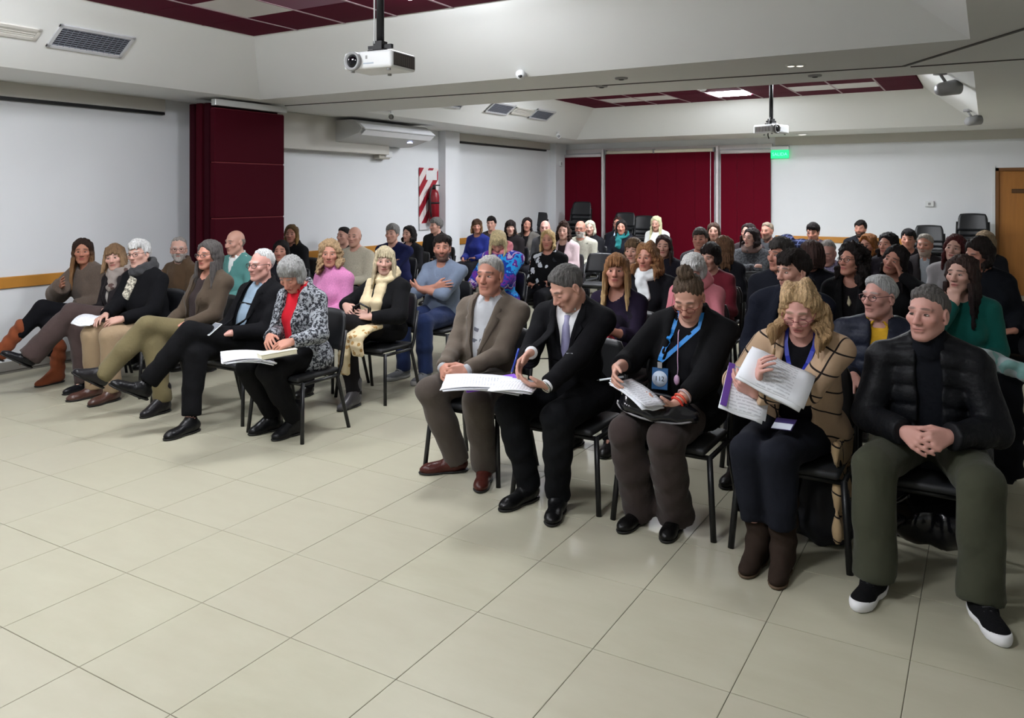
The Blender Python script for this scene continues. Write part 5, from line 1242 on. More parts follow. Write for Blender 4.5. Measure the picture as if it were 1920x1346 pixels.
# ------------------------------------------------------------------ chairs
CH_F = m_plain('chair_frame', (24, 24, 26), .4, .2)
CH_S = m_plain('chair_seat', (34, 35, 38), .55, var=.1, nscale=25)
def chair_meshes():
    d = {}
    bm = bmesh.new(); bx(bm, -.22, .22, -.21, .20, .405, .442, None, .016, 2); d['seat'] = bm_mesh('seat', bm, True); d['seat'].materials.append(CH_S)
    # curved back shell
    v = []; f = []; nx, nz = 11, 8
    for side in (0, 1):
        for i in range(nx):
            for k in range(nz):
                u = -1+2*i/(nx-1); t = k/(nz-1); half = .225-.02*t-.025*max(0, t-.8)/.2
                v.append((u*half, .215+.06*t+.035*(1-u*u)+(.018 if side else 0)-.01*(1-t)**2, .56+.27*t+.012*(1-u*u)*t))
    N = nx*nz
    for i in range(nx-1):
        for k in range(nz-1):
            a = i*nz+k; q = (a, a+nz, a+nz+1, a+1); f.append(q); f.append(tuple(N+w for w in q[::-1]))
    rim = [i*nz for i in range(nx)]+[(nx-1)*nz+k for k in range(1, nz)]+[i*nz+nz-1 for i in range(nx-2, -1, -1)]+[k for k in range(nz-2, 0, -1)]
    for a, b in zip(rim, rim[1:]+rim[:1]): f.append((b, a, N+a, N+b))
    d['backrest'] = mesh('backrest', v, f, True); d['backrest'].materials.append(m_plain('chair_back', (30, 31, 34), .42, var=.1, nscale=20))
    for nm, pts in (('front_left', [(-.235, -.18, .40), (-.265, -.215, 0)]), ('front_right', [(.235, -.18, .40), (.265, -.215, 0)]),
                    ('rear_left', [(-.225, .255, .70), (-.232, .20, .46), (-.235, .16, .38), (-.265, .245, 0)]), ('rear_right', [(.225, .255, .70), (.232, .20, .46), (.235, .16, .38), (.265, .245, 0)])):
        d[nm] = tube_mesh('leg', pts, .0155, 8, ry=.75); d[nm].materials.append(CH_F)
    bm = bmesh.new()
    for s in (-1, 1): tube_into(bm, [(s*.235, -.185, .392), (s*.235, .165, .392)], .013, 6)
    tube_into(bm, [(-.235, -.175, .392), (.235, -.175, .392)], .013, 6); tube_into(bm, [(-.235, .16, .392), (.235, .16, .392)], .013, 6)
    bmesh.ops.recalc_face_normals(bm, faces=bm.faces); d['frame'] = bm_mesh('frame', bm, True); d['frame'].materials.append(CH_F)
    return d
CHM = chair_meshes()
def chair(x, y, rz, label, group, z=0):
    e = empty('stacking_chair', (x, y, z), rz); tag(e, label, 'chair', group)
    for k, nm in (('seat', 'seat'), ('backrest', 'backrest'), ('frame', 'frame'), ('front_left', 'leg'), ('front_right', 'leg'), ('rear_left', 'leg'), ('rear_right', 'leg')):
        obj(nm, CHM[k], None, e)
    return e
WHO = {}
for key, p in PEOPLE.items():
    hx, hy = p['hips']; c = Vector((hx, hy, 0))+Matrix.Rotation(p['by'], 3, 'Z') @ Vector((0, -.055, 0))
    lb = p['o']['label'].split(); short = ' '.join(lb[:11])
    chair(c.x, c.y, p['by'], 'black stacking chair under the '+short, 'audience chairs')
for px, py, rz, lab in ((1352, 537, .05, 'empty black chair with grey backrest right behind the bun woman'), (1424, 512, .0, 'empty chair with dark backrest in front of the grey wool coat'), (1131, 476, .1, 'empty black chair behind the honey blonde woman')):
    x, y, _ = onZ(px, py, .83); chair(x, y-.27, rz, lab, 'empty audience chairs')
# stacks along the back wall: every chair is its own object
for px, Y, top_y, lab in ((1824, 15.15, 400, 'right tall stack beside the door'), (1742, 15.05, 422, 'lower stack left of the tall one'), (1010, 14.6, 398, 'stack by the corner column'), (1091, 15.0, 378, 'tall stack in front of the left blind'), (1172, 14.9, 398, 'stack left of the blind post'), (1208, 14.9, 404, 'stack in front of the middle blind')):
    x, y, zt = onY(px, top_y, Y); n = max(2, int(round((zt-.84)/.085))+1)
    for k in range(n):
        chair(x, Y-.27, 0, ['lowest', 'second lowest', 'third lowest', 'fourth lowest', 'fifth lowest', 'sixth lowest', 'seventh lowest', 'eighth lowest', 'ninth lowest', 'tenth lowest'][k]+' black chair in the '+lab if k < n-1 else 'topmost black chair of the '+lab, 'stacked chairs', z=k*(zt-.84)/(n-1))
# ------------------------------------------------------------------ worn things (children) and held things (top level)
def fpt(key, x, z, off=.006):
    p = PEOPLE[key]; y = p['top'].front(x, z)
    if p['shirt'] is not None:
        y2 = p['shirt'].front(x, z)
        if y is None or (y2 is not None and y > y2): y = y2
    return V3(x, (y if y is not None else p['sp'](z)[1]-.12)-off, z)
def ribbon(name, pts, w, mat, parent, t=.002):
    # flat strap facing the front (-y)
    v = []; f = []; pts = [np.array(p) for p in pts]
    for i, p in enumerate(pts):
        d = nrm(pts[min(i+1, len(pts)-1)]-pts[max(0, i-1)]); s = nrm(np.cross(d, (0, -1, .15)))
        o = np.cross(s, d); o = nrm(o)*t
        for q in (p-s*w/2, p+s*w/2, p+s*w/2+o, p-s*w/2+o): v.append(q)
    for i in range(len(pts)-1):
        a = 4*i
        for k in range(4): f.append((a+k, a+(k+1) % 4, a+4+(k+1) % 4, a+4+k))
    f += [(3, 2, 1, 0), tuple(4*(len(pts)-1)+k for k in range(4))]
    return obj(name, mesh(name, v, f), mat, parent)
def chestline(key, a, b, n=8, off=.008):
    return [fpt(key, a[0]+(b[0]-a[0])*i/(n-1), a[1]+(b[1]-a[1])*i/(n-1), off) for i in range(n)]
def scarf(key, c, cloth='plain', c2=None, tails=(), bulk=.034, extra=(), name='scarf'):
    p = PEOPLE[key]; nb = p['nb']; st = .009 if p['lev'] < 2 else .014
    tl = [[fpt(key, x0+(x1-x0)*i/7, nb[2]-.02+(zt-nb[2]+.02)*i/7, .014) for i in range(8)]+[V3(*e) for e in ex] for (x0, x1, zt, ex) in tails]
    allp = np.array([nb+V3(sx*.14, sy*.15, sz) for sx in (-1, 1) for sy in (-1, 1) for sz in (-.08, .12)]+[q for t in tl for q in t])
    lo, hi = allp.min(0)-.06, allp.max(0)+.06
    F = Field(axis(lo[0], hi[0], st), axis(lo[1], hi[1], st), axis(lo[2], hi[2], st))
    for r_, z_, b_ in ((.088, .018, bulk), (.080, .055, bulk*.8)):
        for q in range(16):
            a0, a1 = 2*PI*q/16, 2*PI*(q+1)/16; g_ = lambda a_: nb+V3(r_*math.cos(a_), r_*math.sin(a_)-.005, z_+.03*math.sin(a_))
            F.caps(g_(a0), g_(a1), b_, b_, k=.01)
    F.caps(nb, p['nt']+V3(0, 0, .05), .056, .056, k=0, mode='cut')
    for t in tl:
        for a, b in zip(t, t[1:]):
            F.caps(a, b, .026, .027, k=.012); F.caps(a+V3(.028, .004, 0), b+V3(.030, .004, 0), .021, .022, k=.012); F.caps(a-V3(.028, -.004, 0), b-V3(.030, -.004, 0), .021, .022, k=.012)
    F.folds(.003, 40, len(key)+3)
    return obj(name, F.mesh(name), m_cloth(c, cloth, c2), p['o'])
def world(key, loc): return PEOPLE[key]['o'].matrix_basis @ Vector(tuple(loc))
PAPER = m_plain('paper', (232, 234, 240), .6, var=.02, nscale=30)
def m_print():
    t = NT('printed_page'); sp = t.n('ShaderNodeSeparateXYZ'); t.lk(t.coord(), sp.inputs[0])
    ln = t.math('LESS_THAN', t.math('FRACT', t.math('MULTIPLY', sp.outputs[1], 62)), .42)
    wd = t.math('GREATER_THAN', t.noise(90, 1, t.coord()), .44)
    mg = t.math('LESS_THAN', t.math('ABSOLUTE', sp.outputs[0]), .075)
    f = t.math('MULTIPLY', t.math('MULTIPLY', t.math('MULTIPLY', ln, wd), mg), .35)
    t.set(Base_Color=t.mix(f, rgba((232, 234, 240)), rgba((110, 112, 125))), Roughness=.6); return t.m
PRINT = m_print()
def sheet_me(w, l, curl=0, sag=0, t=.0012, seed=0):
    n, m = 7, 9; v = []; f = []; r = random.Random(seed)
    for s in (0, 1):
        for i in range(n):
            for j in range(m):
                x = w*(i/(n-1)-.5); y = l*(j/(m-1)-.5)
                z = curl*(x/w*2)**2+sag*(y/l*2)**2*(-1)+.004*math.sin(9*x/w+4*y/l+seed)
                v.append((x, y, z+(t if s == 0 else 0)))
    N = n*m
    for i in range(n-1):
        for j in range(m-1):
            a = i*m+j; q = (a, a+m, a+m+1, a+1); f.append(q); f.append(tuple(N+w_ for w_ in q[::-1]))
    rim = [i*m for i in range(n)]+[(n-1)*m+k for k in range(1, m)]+[i*m+m-1 for i in range(n-2, -1, -1)]+[k for k in range(m-2, 0, -1)]
    for a, b in zip(rim, rim[1:]+rim[:1]): f.append((a, N+a, N+b, b))
    return mesh('sheet', v, f, True)
def papers(name, loc, rot, n, label, w=.21, l=.297, curl=.012, sag=.02, group=None, th=.004, cat='papers'):
    e = empty(name, loc); e.rotation_euler = rot; tag(e, label, cat, group)
    for k in range(n):
        r = random.Random(k+n); o = obj('sheet', sheet_me(w, l, curl, sag, th*.7, k), PRINT if k == n-1 else PAPER, e, (r.uniform(-.008, .008), r.uniform(-.01, .01), k*th), (0, 0, r.uniform(-.06, .06)))
    return e
# --- R1a / R1b : papers across both laps, pen, tie, folder
P = PEOPLE['R1b']
loc = world('R1b', (-.33, -.47, .665)); papers('paper_stack', loc, (-.05, .06, math.radians(-62)), 4, 'spread white printed sheets across the laps of two suited men', .26, .42, .006, .02)
loc = world('R1b', (-.10, -.52, .690)); papers('paper_pad', loc, (.0, .05, math.radians(-75)), 3, 'small pad of white pages under the writing hand', .21, .22, .004, .01)
loc = world('R1b', (-.32, -.40, .655))
o = obj('folder', box_mesh('folder', -.12, .12, -.155, .155, 0, .006, .002), m_plain('violet_card', (124, 62, 196), .5), None, loc, (.1, .0, math.radians(-48))); tag(o, 'violet folder sticking out beneath the white sheets', 'folder')
def along(o, v): o.rotation_mode = 'QUATERNION'; o.rotation_quaternion = Vector(v).normalized().to_track_quat('Z', 'Y')
E_ = P['A'][0]; hw = E_[2]+E_[3]*.125+V3(-.012, -.012, -.025)
e = empty('ballpoint_pen', world('R1b', hw)); along(e, (.10, .42, .9)); tag(e, 'blue pen in the writing hand of the man in black suit', 'pen')
obj('barrel', tube_mesh('barrel', [(0, 0, .012), (0, 0, .14)], .0055, 8), m_plain('pen_blue', (34, 62, 160), .3), e); obj('tip', tube_mesh('tip', [(0, 0, 0), (0, 0, .013)], [.001, .005], 8), GREYP, e); obj('clip', box_mesh('clip', .005, .008, -.002, .002, .10, .14), m_plain('pen_blue', (34, 62, 160), .3), e)
def tie(key, c, x_drift=0):
    p = PEOPLE[key]; z0 = p['nb'][2]-.02; pts = []; zb = .67
    n = 12; v = []; f = []
    for i in range(n):
        t = i/(n-1); z = z0+(zb-z0)*t; xs = p['shx']*max(0, (z-.56)/(p['shz']-.56))+x_drift*t; c_ = fpt(key, xs, z, .008)
        w = (.016+.026*t) if i < n-1 else .004
        if i == 0: w = .02
        for q in ((-w, .004), (0, -.004), (w, .004)): v.append((c_[0]+q[0], c_[1]+q[1], z))
    for i in range(n-1):
        for k in range(2): f.append((3*i+k, 3*i+k+1, 3*i+4+k, 3*i+3+k))
    m0 = mesh('tie', v, f, True); o = obj('tie', m0, m_cloth(c, 'satin'), p['o']); md = o.modifiers.new('s', 'SOLIDIFY'); md.thickness = .004; md.offset = 1
    obj('tie_knot', (lambda b: (bmesh.ops.create_icosphere(b, subdivisions=2, radius=1), [setattr(v_, 'co', Vector((v_.co.x*.021, v_.co.y*.014, v_.co.z*.022))) for v_ in b.verts], bm_mesh('tie_knot', b, True))[-1])(bmesh.new()), None, o, Vector(tuple(fpt(key, p['shx'], z0, .010)))).data.materials.append(m_cloth(c, 'satin'))
tie('R1b', (146, 144, 178))
p = PEOPLE['R1b']; w_ = p['A'][1][2]; d_ = nrm(p['A'][1][2]-p['A'][1][1])
ws = obj('wristwatch', tube_mesh('wristwatch', [w_+d_*.018+.031*(math.cos(a)*nrm(np.cross(d_, (0, 0, 1)))+math.sin(a)*nrm(np.cross(d_, np.cross(d_, (0, 0, 1))))) for a in [2*PI*q/14 for q in range(14)]], .006, 6, True), m_plain('watch_steel', (170, 168, 160), .25, .8), p['o'])
# lapels folded back along the front opening
for key, V, mt in LAPEL:
    p = PEOPLE[key]; wt, zb, wb = V; shz = p['shz']; zb = shz-zb; zt = p['nb'][2]+.012; zlo = zb if wb == 0 else max(zb, shz-.30); T = p['top']
    for sx in (-1, 1):
        v = []; f = []; n = 15; m = 4; cell = 1.3*T.cell
        for i in range(n):
            z = zlo+(zt-zlo)*i/(n-1); q = i/(n-1); t = np.clip((z-zb)/(shz+.03-zb), 0, 1); wv = wb+(wt-wb)*t
            w = .010+.048*min(1, q*1.5); 
            if .70 < q < .78: w = .030
            elif q >= .78: w = .046-.02*(q-.78)/.22
            xs = p['shx']*np.clip((z-.56)/(shz-.56), 0, 1.1)
            for j in range(m):
                u = j/(m-1); x = xs+sx*(wv-.002+w*u); y = T.front(xs+sx*max(wv+cell, wv+w*u), z)
                if y is None: y = T.front(xs+sx*(wv+.045), z)
                if y is None: y = v[-m][1] if len(v) >= m else p['sp'](z)[1]-.12
                v.append((x, y-.004-.006*(1-u), z))
        for j in range(m):       # smooth the depth along the edge
            for _ in range(2):
                ys = [v[i*m+j][1] for i in range(n)]
                for i in range(1, n-1): v[i*m+j] = (v[i*m+j][0], min(ys[i], (ys[i-1]+ys[i]+ys[i+1])/3), v[i*m+j][2])
        for i in range(n-1):
            for j in range(m-1):
                a = i*m+j; q = (a, a+1, a+m+1, a+m); f.append(q if sx > 0 else q[::-1])
        o = obj('lapel', mesh('lapel', v, f, True), mt, p['o']); md = o.modifiers.new('t', 'SOLIDIFY'); md.thickness = .005; md.offset = 1
q = chestline('R1b', (PEOPLE['R1b']['shx']*.7+.085, .845), (PEOPLE['R1b']['shx']*.7+.135, .850), 4, .003); ribbon('pocket_square', q, .008, PAPER, PEOPLE['R1b']['o'])
# blazer buttons
for key, zz, cc in (('R1a', (.74, .66), (50, 44, 40)), ('R1b', (.74,), (20, 20, 22))):
    p = PEOPLE[key]
    for z in zz:
        q = fpt(key, p['shx']*.3+.02, z, .001); obj('button', lathe_mesh('button', [(.011, 0), (.011, .003), (.006, .004)], 12), m_plain('button_%d' % cc[0], cc, .4), p['o'], Vector(tuple(q)), (PI/2, 0, 0))
# --- R1c : lanyard, badge, necklace, papers, pen, bag, bracelet
def lanyard(key, c, zb, xb, w=.018, name='lanyard'):
    p = PEOPLE[key]; nb = p['nb']; m = m_plain('lanyard_%d_%d' % (c[0], c[2]), c, .5); xs = p['shx']
    L = ribbon(name, [nb+V3(-.062, .03, .02), nb+V3(-.066, -.03, .015)]+chestline(key, (xs-.066, nb[2]-.05), (xb-.004, zb+.035), 9), w, m, p['o'])
    ribbon('lanyard_strap', [nb+V3(.062, .03, .02), nb+V3(.066, -.03, .015)]+chestline(key, (xs+.066, nb[2]-.05), (xb+.004, zb+.035), 9, .010), w, m, L)
    return L
p = PEOPLE['R1c']; L = lanyard('R1c', (44, 140, 222), .80, p['shx']-.115, .022)
q = fpt('R1c', p['shx']-.115, .745, .025)
bd = obj('name_badge', box_mesh('name_badge', -.042, .042, -.002, .002, -.055, .055, .002), m_plain('badge_blue', (44, 92, 142), .35), L, Vector(tuple(q)), (-.15, 0, .1))
def disc(r, y, c, nm): 
    return obj(nm, lathe_mesh(nm, [(r, 0), (r, .001)], 28), m_plain(nm, c, .4), L, Vector(tuple(q)), (PI/2-.15, 0, .1))
disc(.040, 0, (206, 220, 240), 'badge_disc').location.y -= .003
o = obj('badge_digits', text_mesh('112', .034, .0005), m_plain('badge_ink', (26, 28, 26), .5), L, Vector((q[0], q[1]-.0055, q[2])), (PI/2-.15, 0, .1))
o = obj('badge_clip', box_mesh('badge_clip', -.012, .012, -.003, .003, 0, .03), GREYP, L, Vector((q[0], q[1], q[2]+.055)))
nk = obj('necklace', tube_mesh('necklace', [p['nb']+V3(-.045, -.03, .03)]+chestline('R1c', (p['shx']-.04, p['nb'][2]-.04), (p['shx']-.03, .80), 6, .012)+[fpt('R1c', p['shx']-.03, .765, .02)], .003, 5), m_plain('pink_cord', (196, 160, 190), .5), p['o'])
obj('pendant', (lambda b: (bmesh.ops.create_icosphere(b, subdivisions=2, radius=1), [setattr(v_, 'co', Vector((v_.co.x*.016, v_.co.y*.010, v_.co.z*.028))) for v_ in b.verts], bm_mesh('pendant', b, True))[-1])(bmesh.new()), m_plain('pink_cord', (196, 160, 190), .5), nk, Vector(tuple(fpt('R1c', p['shx']-.03, .745, .03))))
loc = world('R1c', (-.06, -.46, .715)); papers('notebook', loc, (.32, .12, math.radians(68)), 4, 'white pages on a cream notepad held by the woman with lanyard', .15, .24, .004, .006, None, .007)
loc = world('R1c', PEOPLE['R1c']['A'][0][2]+PEOPLE['R1c']['A'][0][3]*.075+V3(-.06, -.03, -.01)); e = empty('marker_pen', loc); along(e, (.8, .35, .15)); tag(e, 'silver pen held by the woman with the bun', 'pen'); obj('barrel', tube_mesh('barrel', [(0, 0, 0), (0, 0, .12)], .005, 8), m_plain('pen_silver', (200, 206, 214), .3, .3), e); obj('tip', tube_mesh('tip', [(0, 0, -.014), (0, 0, 0)], [.001, .0045], 8), DARK, e)
A_ = p['A'][1]; d_ = nrm(A_[2]-A_[1])
for off, c in ((.02, (214, 58, 44)), (.045, (216, 84, 60)), (.075, (170, 150, 150))):
    s_ = nrm(np.cross(d_, (0, 0, 1))); t_ = np.cross(d_, s_)
    obj('bracelet', tube_mesh('bracelet', [A_[2]-d_*off+(.0315+off*.06)*(math.cos(a)*s_+math.sin(a)*t_) for a in [2*PI*k/14 for k in range(14)]], .006, 6, True), m_plain('bracelet_%d' % c[1], c, .4), p['o'])
def bag(name, loc, rz, dims, c, label, cat, shine=.3, rot=None, flat=False):
    F = Field(axis(-dims[0]/2-.04, dims[0]/2+.04, .012), axis(-dims[1]/2-.04, dims[1]/2+.04, .012), axis(-.03, dims[2]+.05, .012))
    F.ell((0, 0, dims[2]*.45), (dims[0]*.5, dims[1]*.5, dims[2]*.48), .03); F.caps((-dims[0]*.36, 0, dims[2]*.3), (dims[0]*.36, 0, dims[2]*.3), dims[1]*.42 if not flat else dims[2]*.35, k=.05)
    F.folds(.004, 30, 3); o = obj(name, F.mesh(name), m_plain('bag_%d' % c[0], c, shine, var=.1, bump=.2), None, loc, rot or (0, 0, rz)); tag(o, label, cat)
    return o
b = bag('handbag', world('R1c', (.0, -.34, .600)), 0, (.40, .20, .10), (18, 18, 22), 'black glossy handbag lying on the lap of the woman with lanyard', 'bag', .15, (.35, .10, .1), True)
obj('trim', tube_mesh('trim', [(-.20*math.cos(a), -.10*math.sin(a), .035) for a in [PI*k/12 for k in range(13)]], .005, 6), m_plain('trim_grey', (140, 138, 140), .3), b); obj('strap', tube_mesh('strap', [(-.15, .02, .08), (-.08, .03, .10), (.05, .03, .10), (.15, .02, .08)], .008, 6), BLACKP, b)
# --- R1d : papers, lanyard, badge, long cardigan panel, backpack
p = PEOPLE['R1d']; L = lanyard('R1d', (44, 58, 176), .72, p['shx']*.5, .02)
q = fpt('R1d', .0, .66, .03); q[1] = -.36; q[2] = .655
bd = obj('name_badge', box_mesh('name_badge', -.05, .05, -.035, .035, -.002, .002, .001), m_plain('badge_violet', (58, 48, 96), .35), L, Vector(tuple(q)), (.55, -.1, -.3)); obj('badge_card', box_mesh('badge_card', -.047, .047, -.034, .002, .002, .004), m_plain('badge_white', (214, 220, 232), .4), bd)
loc = world('R1d', (-.03, -.385, .865)); e = papers('paper_stack', loc, (.62, .42, math.radians(8)), 3, 'thick grey printed booklet hugged by the blonde woman', .30, .20, .0, .02, None, .012)
loc = world('R1d', (-.17, -.36, .775)); e = papers('booklet', loc, (.75, .30, math.radians(18)), 3, 'white booklet with violet edge under her left hand', .20, .24, .0, .012, None, .006)
obj('violet_stripe', box_mesh('violet_stripe', -.105, -.075, -.12, .12, .016, .022, .001), m_plain('violet_edge', (96, 58, 148), .5), e)
st_ = .012; F = Field(axis(.02, .42, st_), axis(-.32, .22, st_), axis(.05, .62, st_))
for i in range(9):
    t = i/8; F.caps((.195+.02*t, -.20+.30*t, .55-.02*abs(t-.5)), (.205+.015*math.sin(6*t), -.22+.30*t, .11+.03*math.sin(5*t)), .016, .014, k=.03)
F.folds(.004, 26, 9); obj('cardigan_skirt', F.mesh('cardigan_skirt'), m_cloth((196, 168, 130), 'windowpane', (34, 26, 24)), p['o'])
b = bag('backpack', (world('R1d', (.10, .02, .0))), 0, (.28, .20, .40), (24, 25, 34), 'black backpack on the floor under the blonde woman chair', 'bag', .6)
obj('strap', tube_mesh('strap', [(-.08, -.10, .36), (-.10, -.14, .22), (-.09, -.12, .08)], .012, 6), BLACKP, b); obj('top_handle', tube_mesh('top_handle', [(-.05, 0, .38), (-.03, 0, .43), (.03, 0, .43), (.05, 0, .38)], .008, 6), BLACKP, b)
# --- R1e : hanging coat side, bag under the chair
b = bag('shoulder_bag', world('R1e', (.06, .0, .12)), 0, (.36, .26, .22), (18, 18, 20), 'black bag tucked under the chair of the man in puffer coat', 'bag', .6); obj('strap', tube_mesh('strap', [(-.14, -.08, .10), (-.22, -.12, .05), (-.28, -.05, .10)], .012, 6), BLACKP, b)
p = PEOPLE['R1e']
# --- L1f : open sheets and binder
loc = world('L1f', (.06, -.55, .600)); papers('open_document', loc, (-.10, .10, math.radians(-35)), 4, 'open white printed document on the lap of the tweed jacket woman', .22, .32, .018, .02, None, .006)
loc = world('L1f', (.19, -.42, .612)); e = empty('ring_binder', loc); e.rotation_euler = (.08, -.05, math.radians(-30)); tag(e, 'black binder with cream pages held by the tweed jacket woman', 'binder')
obj('cover', box_mesh('cover', -.075, .075, -.12, .12, 0, .006, .002), BLACKP, e); obj('pages', box_mesh('pages', -.07, .072, -.115, .115, .006, .036, .003), m_plain('cream_pages', (222, 216, 190), .6), e); obj('upper_cover', box_mesh('upper_cover', -.075, .075, -.12, .12, .036, .041, .002), m_plain('cream_cover', (226, 222, 204), .5), e)
# --- L1e : small white cup/phone in hands ; L1c papers and scarf
loc = world('L1e', (.05, -.36, .70)); e = empty('smartphone', loc); e.rotation_euler = (.5, .1, .1); tag(e, 'pale phone in the hands of the white haired man in black coat', 'phone'); obj('body', box_mesh('body', -.035, .035, -.07, .07, 0, .009, .003), WHITEP, e); obj('screen', box_mesh('screen', -.032, .032, -.064, .064, .0088, .0098), m_plain('screen_grey', (120, 124, 130), .1), e)
ribbon('strap', chestline('L1e', (PEOPLE['L1e']['shx']*.8-.075, .86), (PEOPLE['L1e']['shx']*.8+.075, .85), 8, .008), .012, DARK, PEOPLE['L1e']['o'])
scarf('L1c', (66, 66, 68), 'knit', None, ())
p = PEOPLE['L1c']; scf = chestline('L1c', (p['shx']+.02, .97), (p['shx']-.03, .79), 8, .012)
ribbon('patterned_scarf_end', scf, .095, m_cloth((222, 216, 198), 'tweed', (128, 124, 112)), p['o'], .012)
loc = world('L1c', (-.16, -.44, .655)); papers('folded_papers', loc, (.15, .1, math.radians(30)), 3, 'folded white papers in the hands of the man in grey scarf', .16, .24, .01, .03, None, .005)
scarf('L1b', (150, 140, 134), 'patch', (90, 70, 66), ((-.03, -.02, .84, ()),), .024)
# --- Lscarf : cream scarf with a long flowered tail, bag handle
scarf('Lscarf', (224, 206, 168), 'plain', None, ((-.05, -.05, .72, ()), (.07, .06, .68, ())), .030)
F = Field(axis(-.05, .30, .010), axis(-.56, -.1, .010), axis(.16, .66, .010))
for x0, z1, dx in ((.06, .28, -.03), (.14, .44, .02)):
    pts = [V3(x0, -.22, .62), V3(x0+.01, -.36, .645-.03), V3(x0+dx*.5, -.47, .56), V3(x0+dx, -.49, (.56+z1)/2), V3(x0+dx*1.3, -.48, z1)]
    for a, b_ in zip(pts, pts[1:]):
        for o_ in (-.035, 0, .035): F.caps(a+V3(o_, 0, 0), b_+V3(o_, 0, 0), .022, .022, k=.014)
obj('scarf_tail', F.mesh('scarf_tail'), m_cloth((224, 206, 168), 'floral', (176, 138, 84)), PEOPLE['Lscarf']['o'])
b = bag('handbag', world('Lscarf', (-.08, -.27, .585)), 0, (.30, .17, .12), (22, 21, 24), 'small black handbag on the lap of the woman with cream scarf', 'bag', .4, (.2, .1, .2), True)
obj('handle', tube_mesh('handle', [(.02, -.02, .09), (.03, -.03, .20), (.10, -.04, .25), (.17, -.03, .22), (.16, -.02, .10)], .009, 6), BLACKP, b)
loc = world('Lpink', (.10, -.42, .62)); papers('paper_sheet', loc, (0, 0, .9), 2, 'narrow white paper on the knees of the woman in pink', .10, .21, .0, .004)
# --- others
scarf('Mteal', (30, 110, 112), 'plain', None, ((-.02, -.01, .84, ()),), .028)
scarf('Mwav', (216, 220, 222), 'plain', None, ((-.03, .02, .84, ()),), .034)
scarf('Mwool', (116, 96, 90), 'patch', (70, 62, 62), (), .034)
scarf('Mpinkh', (214, 128, 136), 'plain', None, (), .036)
scarf('Lmulti', (214, 130, 140), 'plain', None, (), .030)
p = PEOPLE['Lblk']
for (a, b_) in (((-.13, .93), (-.06, .84)), ((.06, .93), (.16, .82))): ribbon('white_print', chestline('Lblk', a, b_, 6, .003), .07, m_cloth((40, 42, 48), 'patch', (206, 210, 218)), p['o'], .004)
ribbon('white_print', chestline('R1a', (-.06, .86), (.05, .86), 6, .003), .0, DARK, PEOPLE['R1a']['o']) if False else None
p = PEOPLE['R1a']
for x0, z0 in ((p['shx']*.8-.045, .865), (p['shx']*.8+.01, .865), (p['shx']*.7-.04, .80), (p['shx']*.7+.012, .80)): ribbon('knit_mark', chestline('R1a', (x0, z0), (x0+.035, z0-.008), 3, .003), .022, m_plain('knit_mark', (96, 98, 108), .8), p['o'], .003)
b = bag('clutch_bag', world('Mlong', (-.02, -.36, .665)), 0, (.30, .16, .09), (150, 22, 40), 'red clutch bag on the lap of the honey blonde woman', 'bag', .5, (.15, 0, 0), True); obj('flap', box_mesh('flap', -.12, .12, -.07, .02, .075, .084, .003), m_plain('bag_red_flap', (132, 18, 34), .5), b)
p = PEOPLE['Rglas']; obj('pendant', tube_mesh('pendant', chestline('Rglas', (p['shx']-.01, .93), (p['shx'], .86), 5, .012), [.004, .006, .014, .016, .006], 8), m_plain('pale_pendant', (190, 180, 150), .4), p['o'])
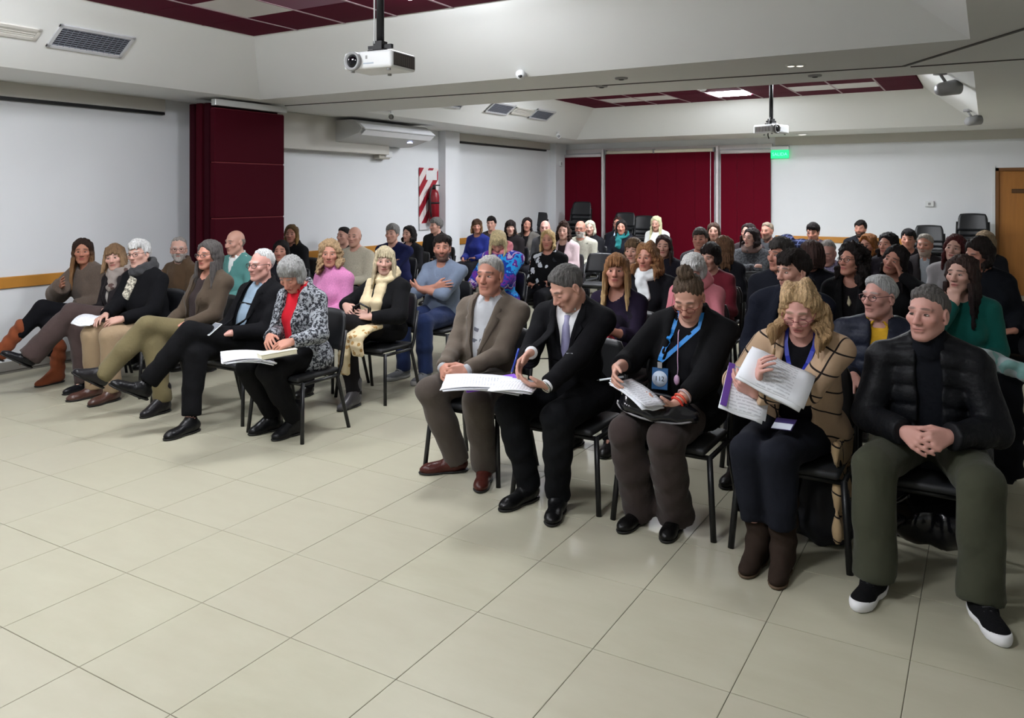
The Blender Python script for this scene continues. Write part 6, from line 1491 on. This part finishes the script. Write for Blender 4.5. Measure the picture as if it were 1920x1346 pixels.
# coat hung over a chair at the rear right
x, y, _ = onY(1481, 436, 11.3)
F = Field(axis(-.26, .26, .014), axis(-.14, .16, .014), axis(.62, 1.18, .014))
F.caps((-.14, 0, .98), (.15, .02, 1.0), .10, .09, k=.05); F.caps((-.16, 0, .74), (.16, .02, .74), .085, .085, k=.06); F.ell((-.04, 0, 1.05), (.12, .10, .09), .05); F.folds(.008, 22, 4)
o = obj('hung_coat', F.mesh('hung_coat'), m_cloth((26, 30, 52), 'plaid', (84, 92, 130)), None, (x, y, 0)); tag(o, 'navy plaid coat heaped over a chair back at the rear right', 'coat')
chair(x, y-.24, 0, 'chair under the navy plaid coat at the rear right', 'empty audience chairs')
# pale jacket draped behind the front row man at the right edge
p = PEOPLE['Rteal']; loc = world('R1e', (.24, .46, -.06))
F = Field(axis(-.16, .16, .012), axis(-.14, .14, .012), axis(.30, .92, .012))
for k in range(5): F.caps((-.10+.05*k, 0, .84+.01*(k % 2)), (-.11+.055*k, .01*k, .36+.03*(k % 3)), .040, .030, k=.04)
F.folds(.006, 26, 6); o = obj('hung_jacket', F.mesh('hung_jacket'), m_cloth((20, 21, 26), 'plain'), None, loc); tag(o, 'dark jacket hanging off the chair beside the man in puffer coat', 'coat')
loc = world('R1e', (.21, .36, .85))
F = Field(axis(-.22, .22, .012), axis(-.10, .10, .012), axis(-.06, .14, .012))
F.caps((-.16, 0, .06), (.0, .02, .05), .035, .045, k=.03); F.caps((0, .02, .05), (.15, .0, .0), .045, .04, k=.03); F.folds(.005, 40, 2)
o = obj('folded_scarf', F.mesh('folded_scarf'), m_cloth((166, 178, 180), 'patch', (128, 170, 166)), None, loc); tag(o, 'pale aqua scarf bundled on the chair behind the front row man', 'scarf')

# ------------------------------------------------------------------ thin out the dense implicit meshes, keeping their curved detail
def thin():
    R_ = {'person': .36, 'hair': .62, 'trousers': .5, 'coat': .55, 'sweater': .55, 'jacket': .55, 'shirt': .5, 'puffer_coat': .6, 'cardigan': .55, 'scarf': .5, 'turtleneck_sweater': .5, 'blouse': .5, 'top': .5, 'knit_sweater': .5}
    L = []
    for o in S.objects:
        k = o.name.split('.')[0]
        if o.type == 'MESH' and k in R_ and len(o.data.polygons) > 600:
            m = o.modifiers.new('thin', 'DECIMATE'); m.ratio = R_[k]; L.append(o)
    dg = bpy.context.evaluated_depsgraph_get()
    for o in L:
        me = bpy.data.meshes.new_from_object(o.evaluated_get(dg), preserve_all_data_layers=True, depsgraph=dg); old = o.data; nm = old.name
        o.modifiers.clear(); o.data = me; bpy.data.meshes.remove(old); me.name = nm
thin()
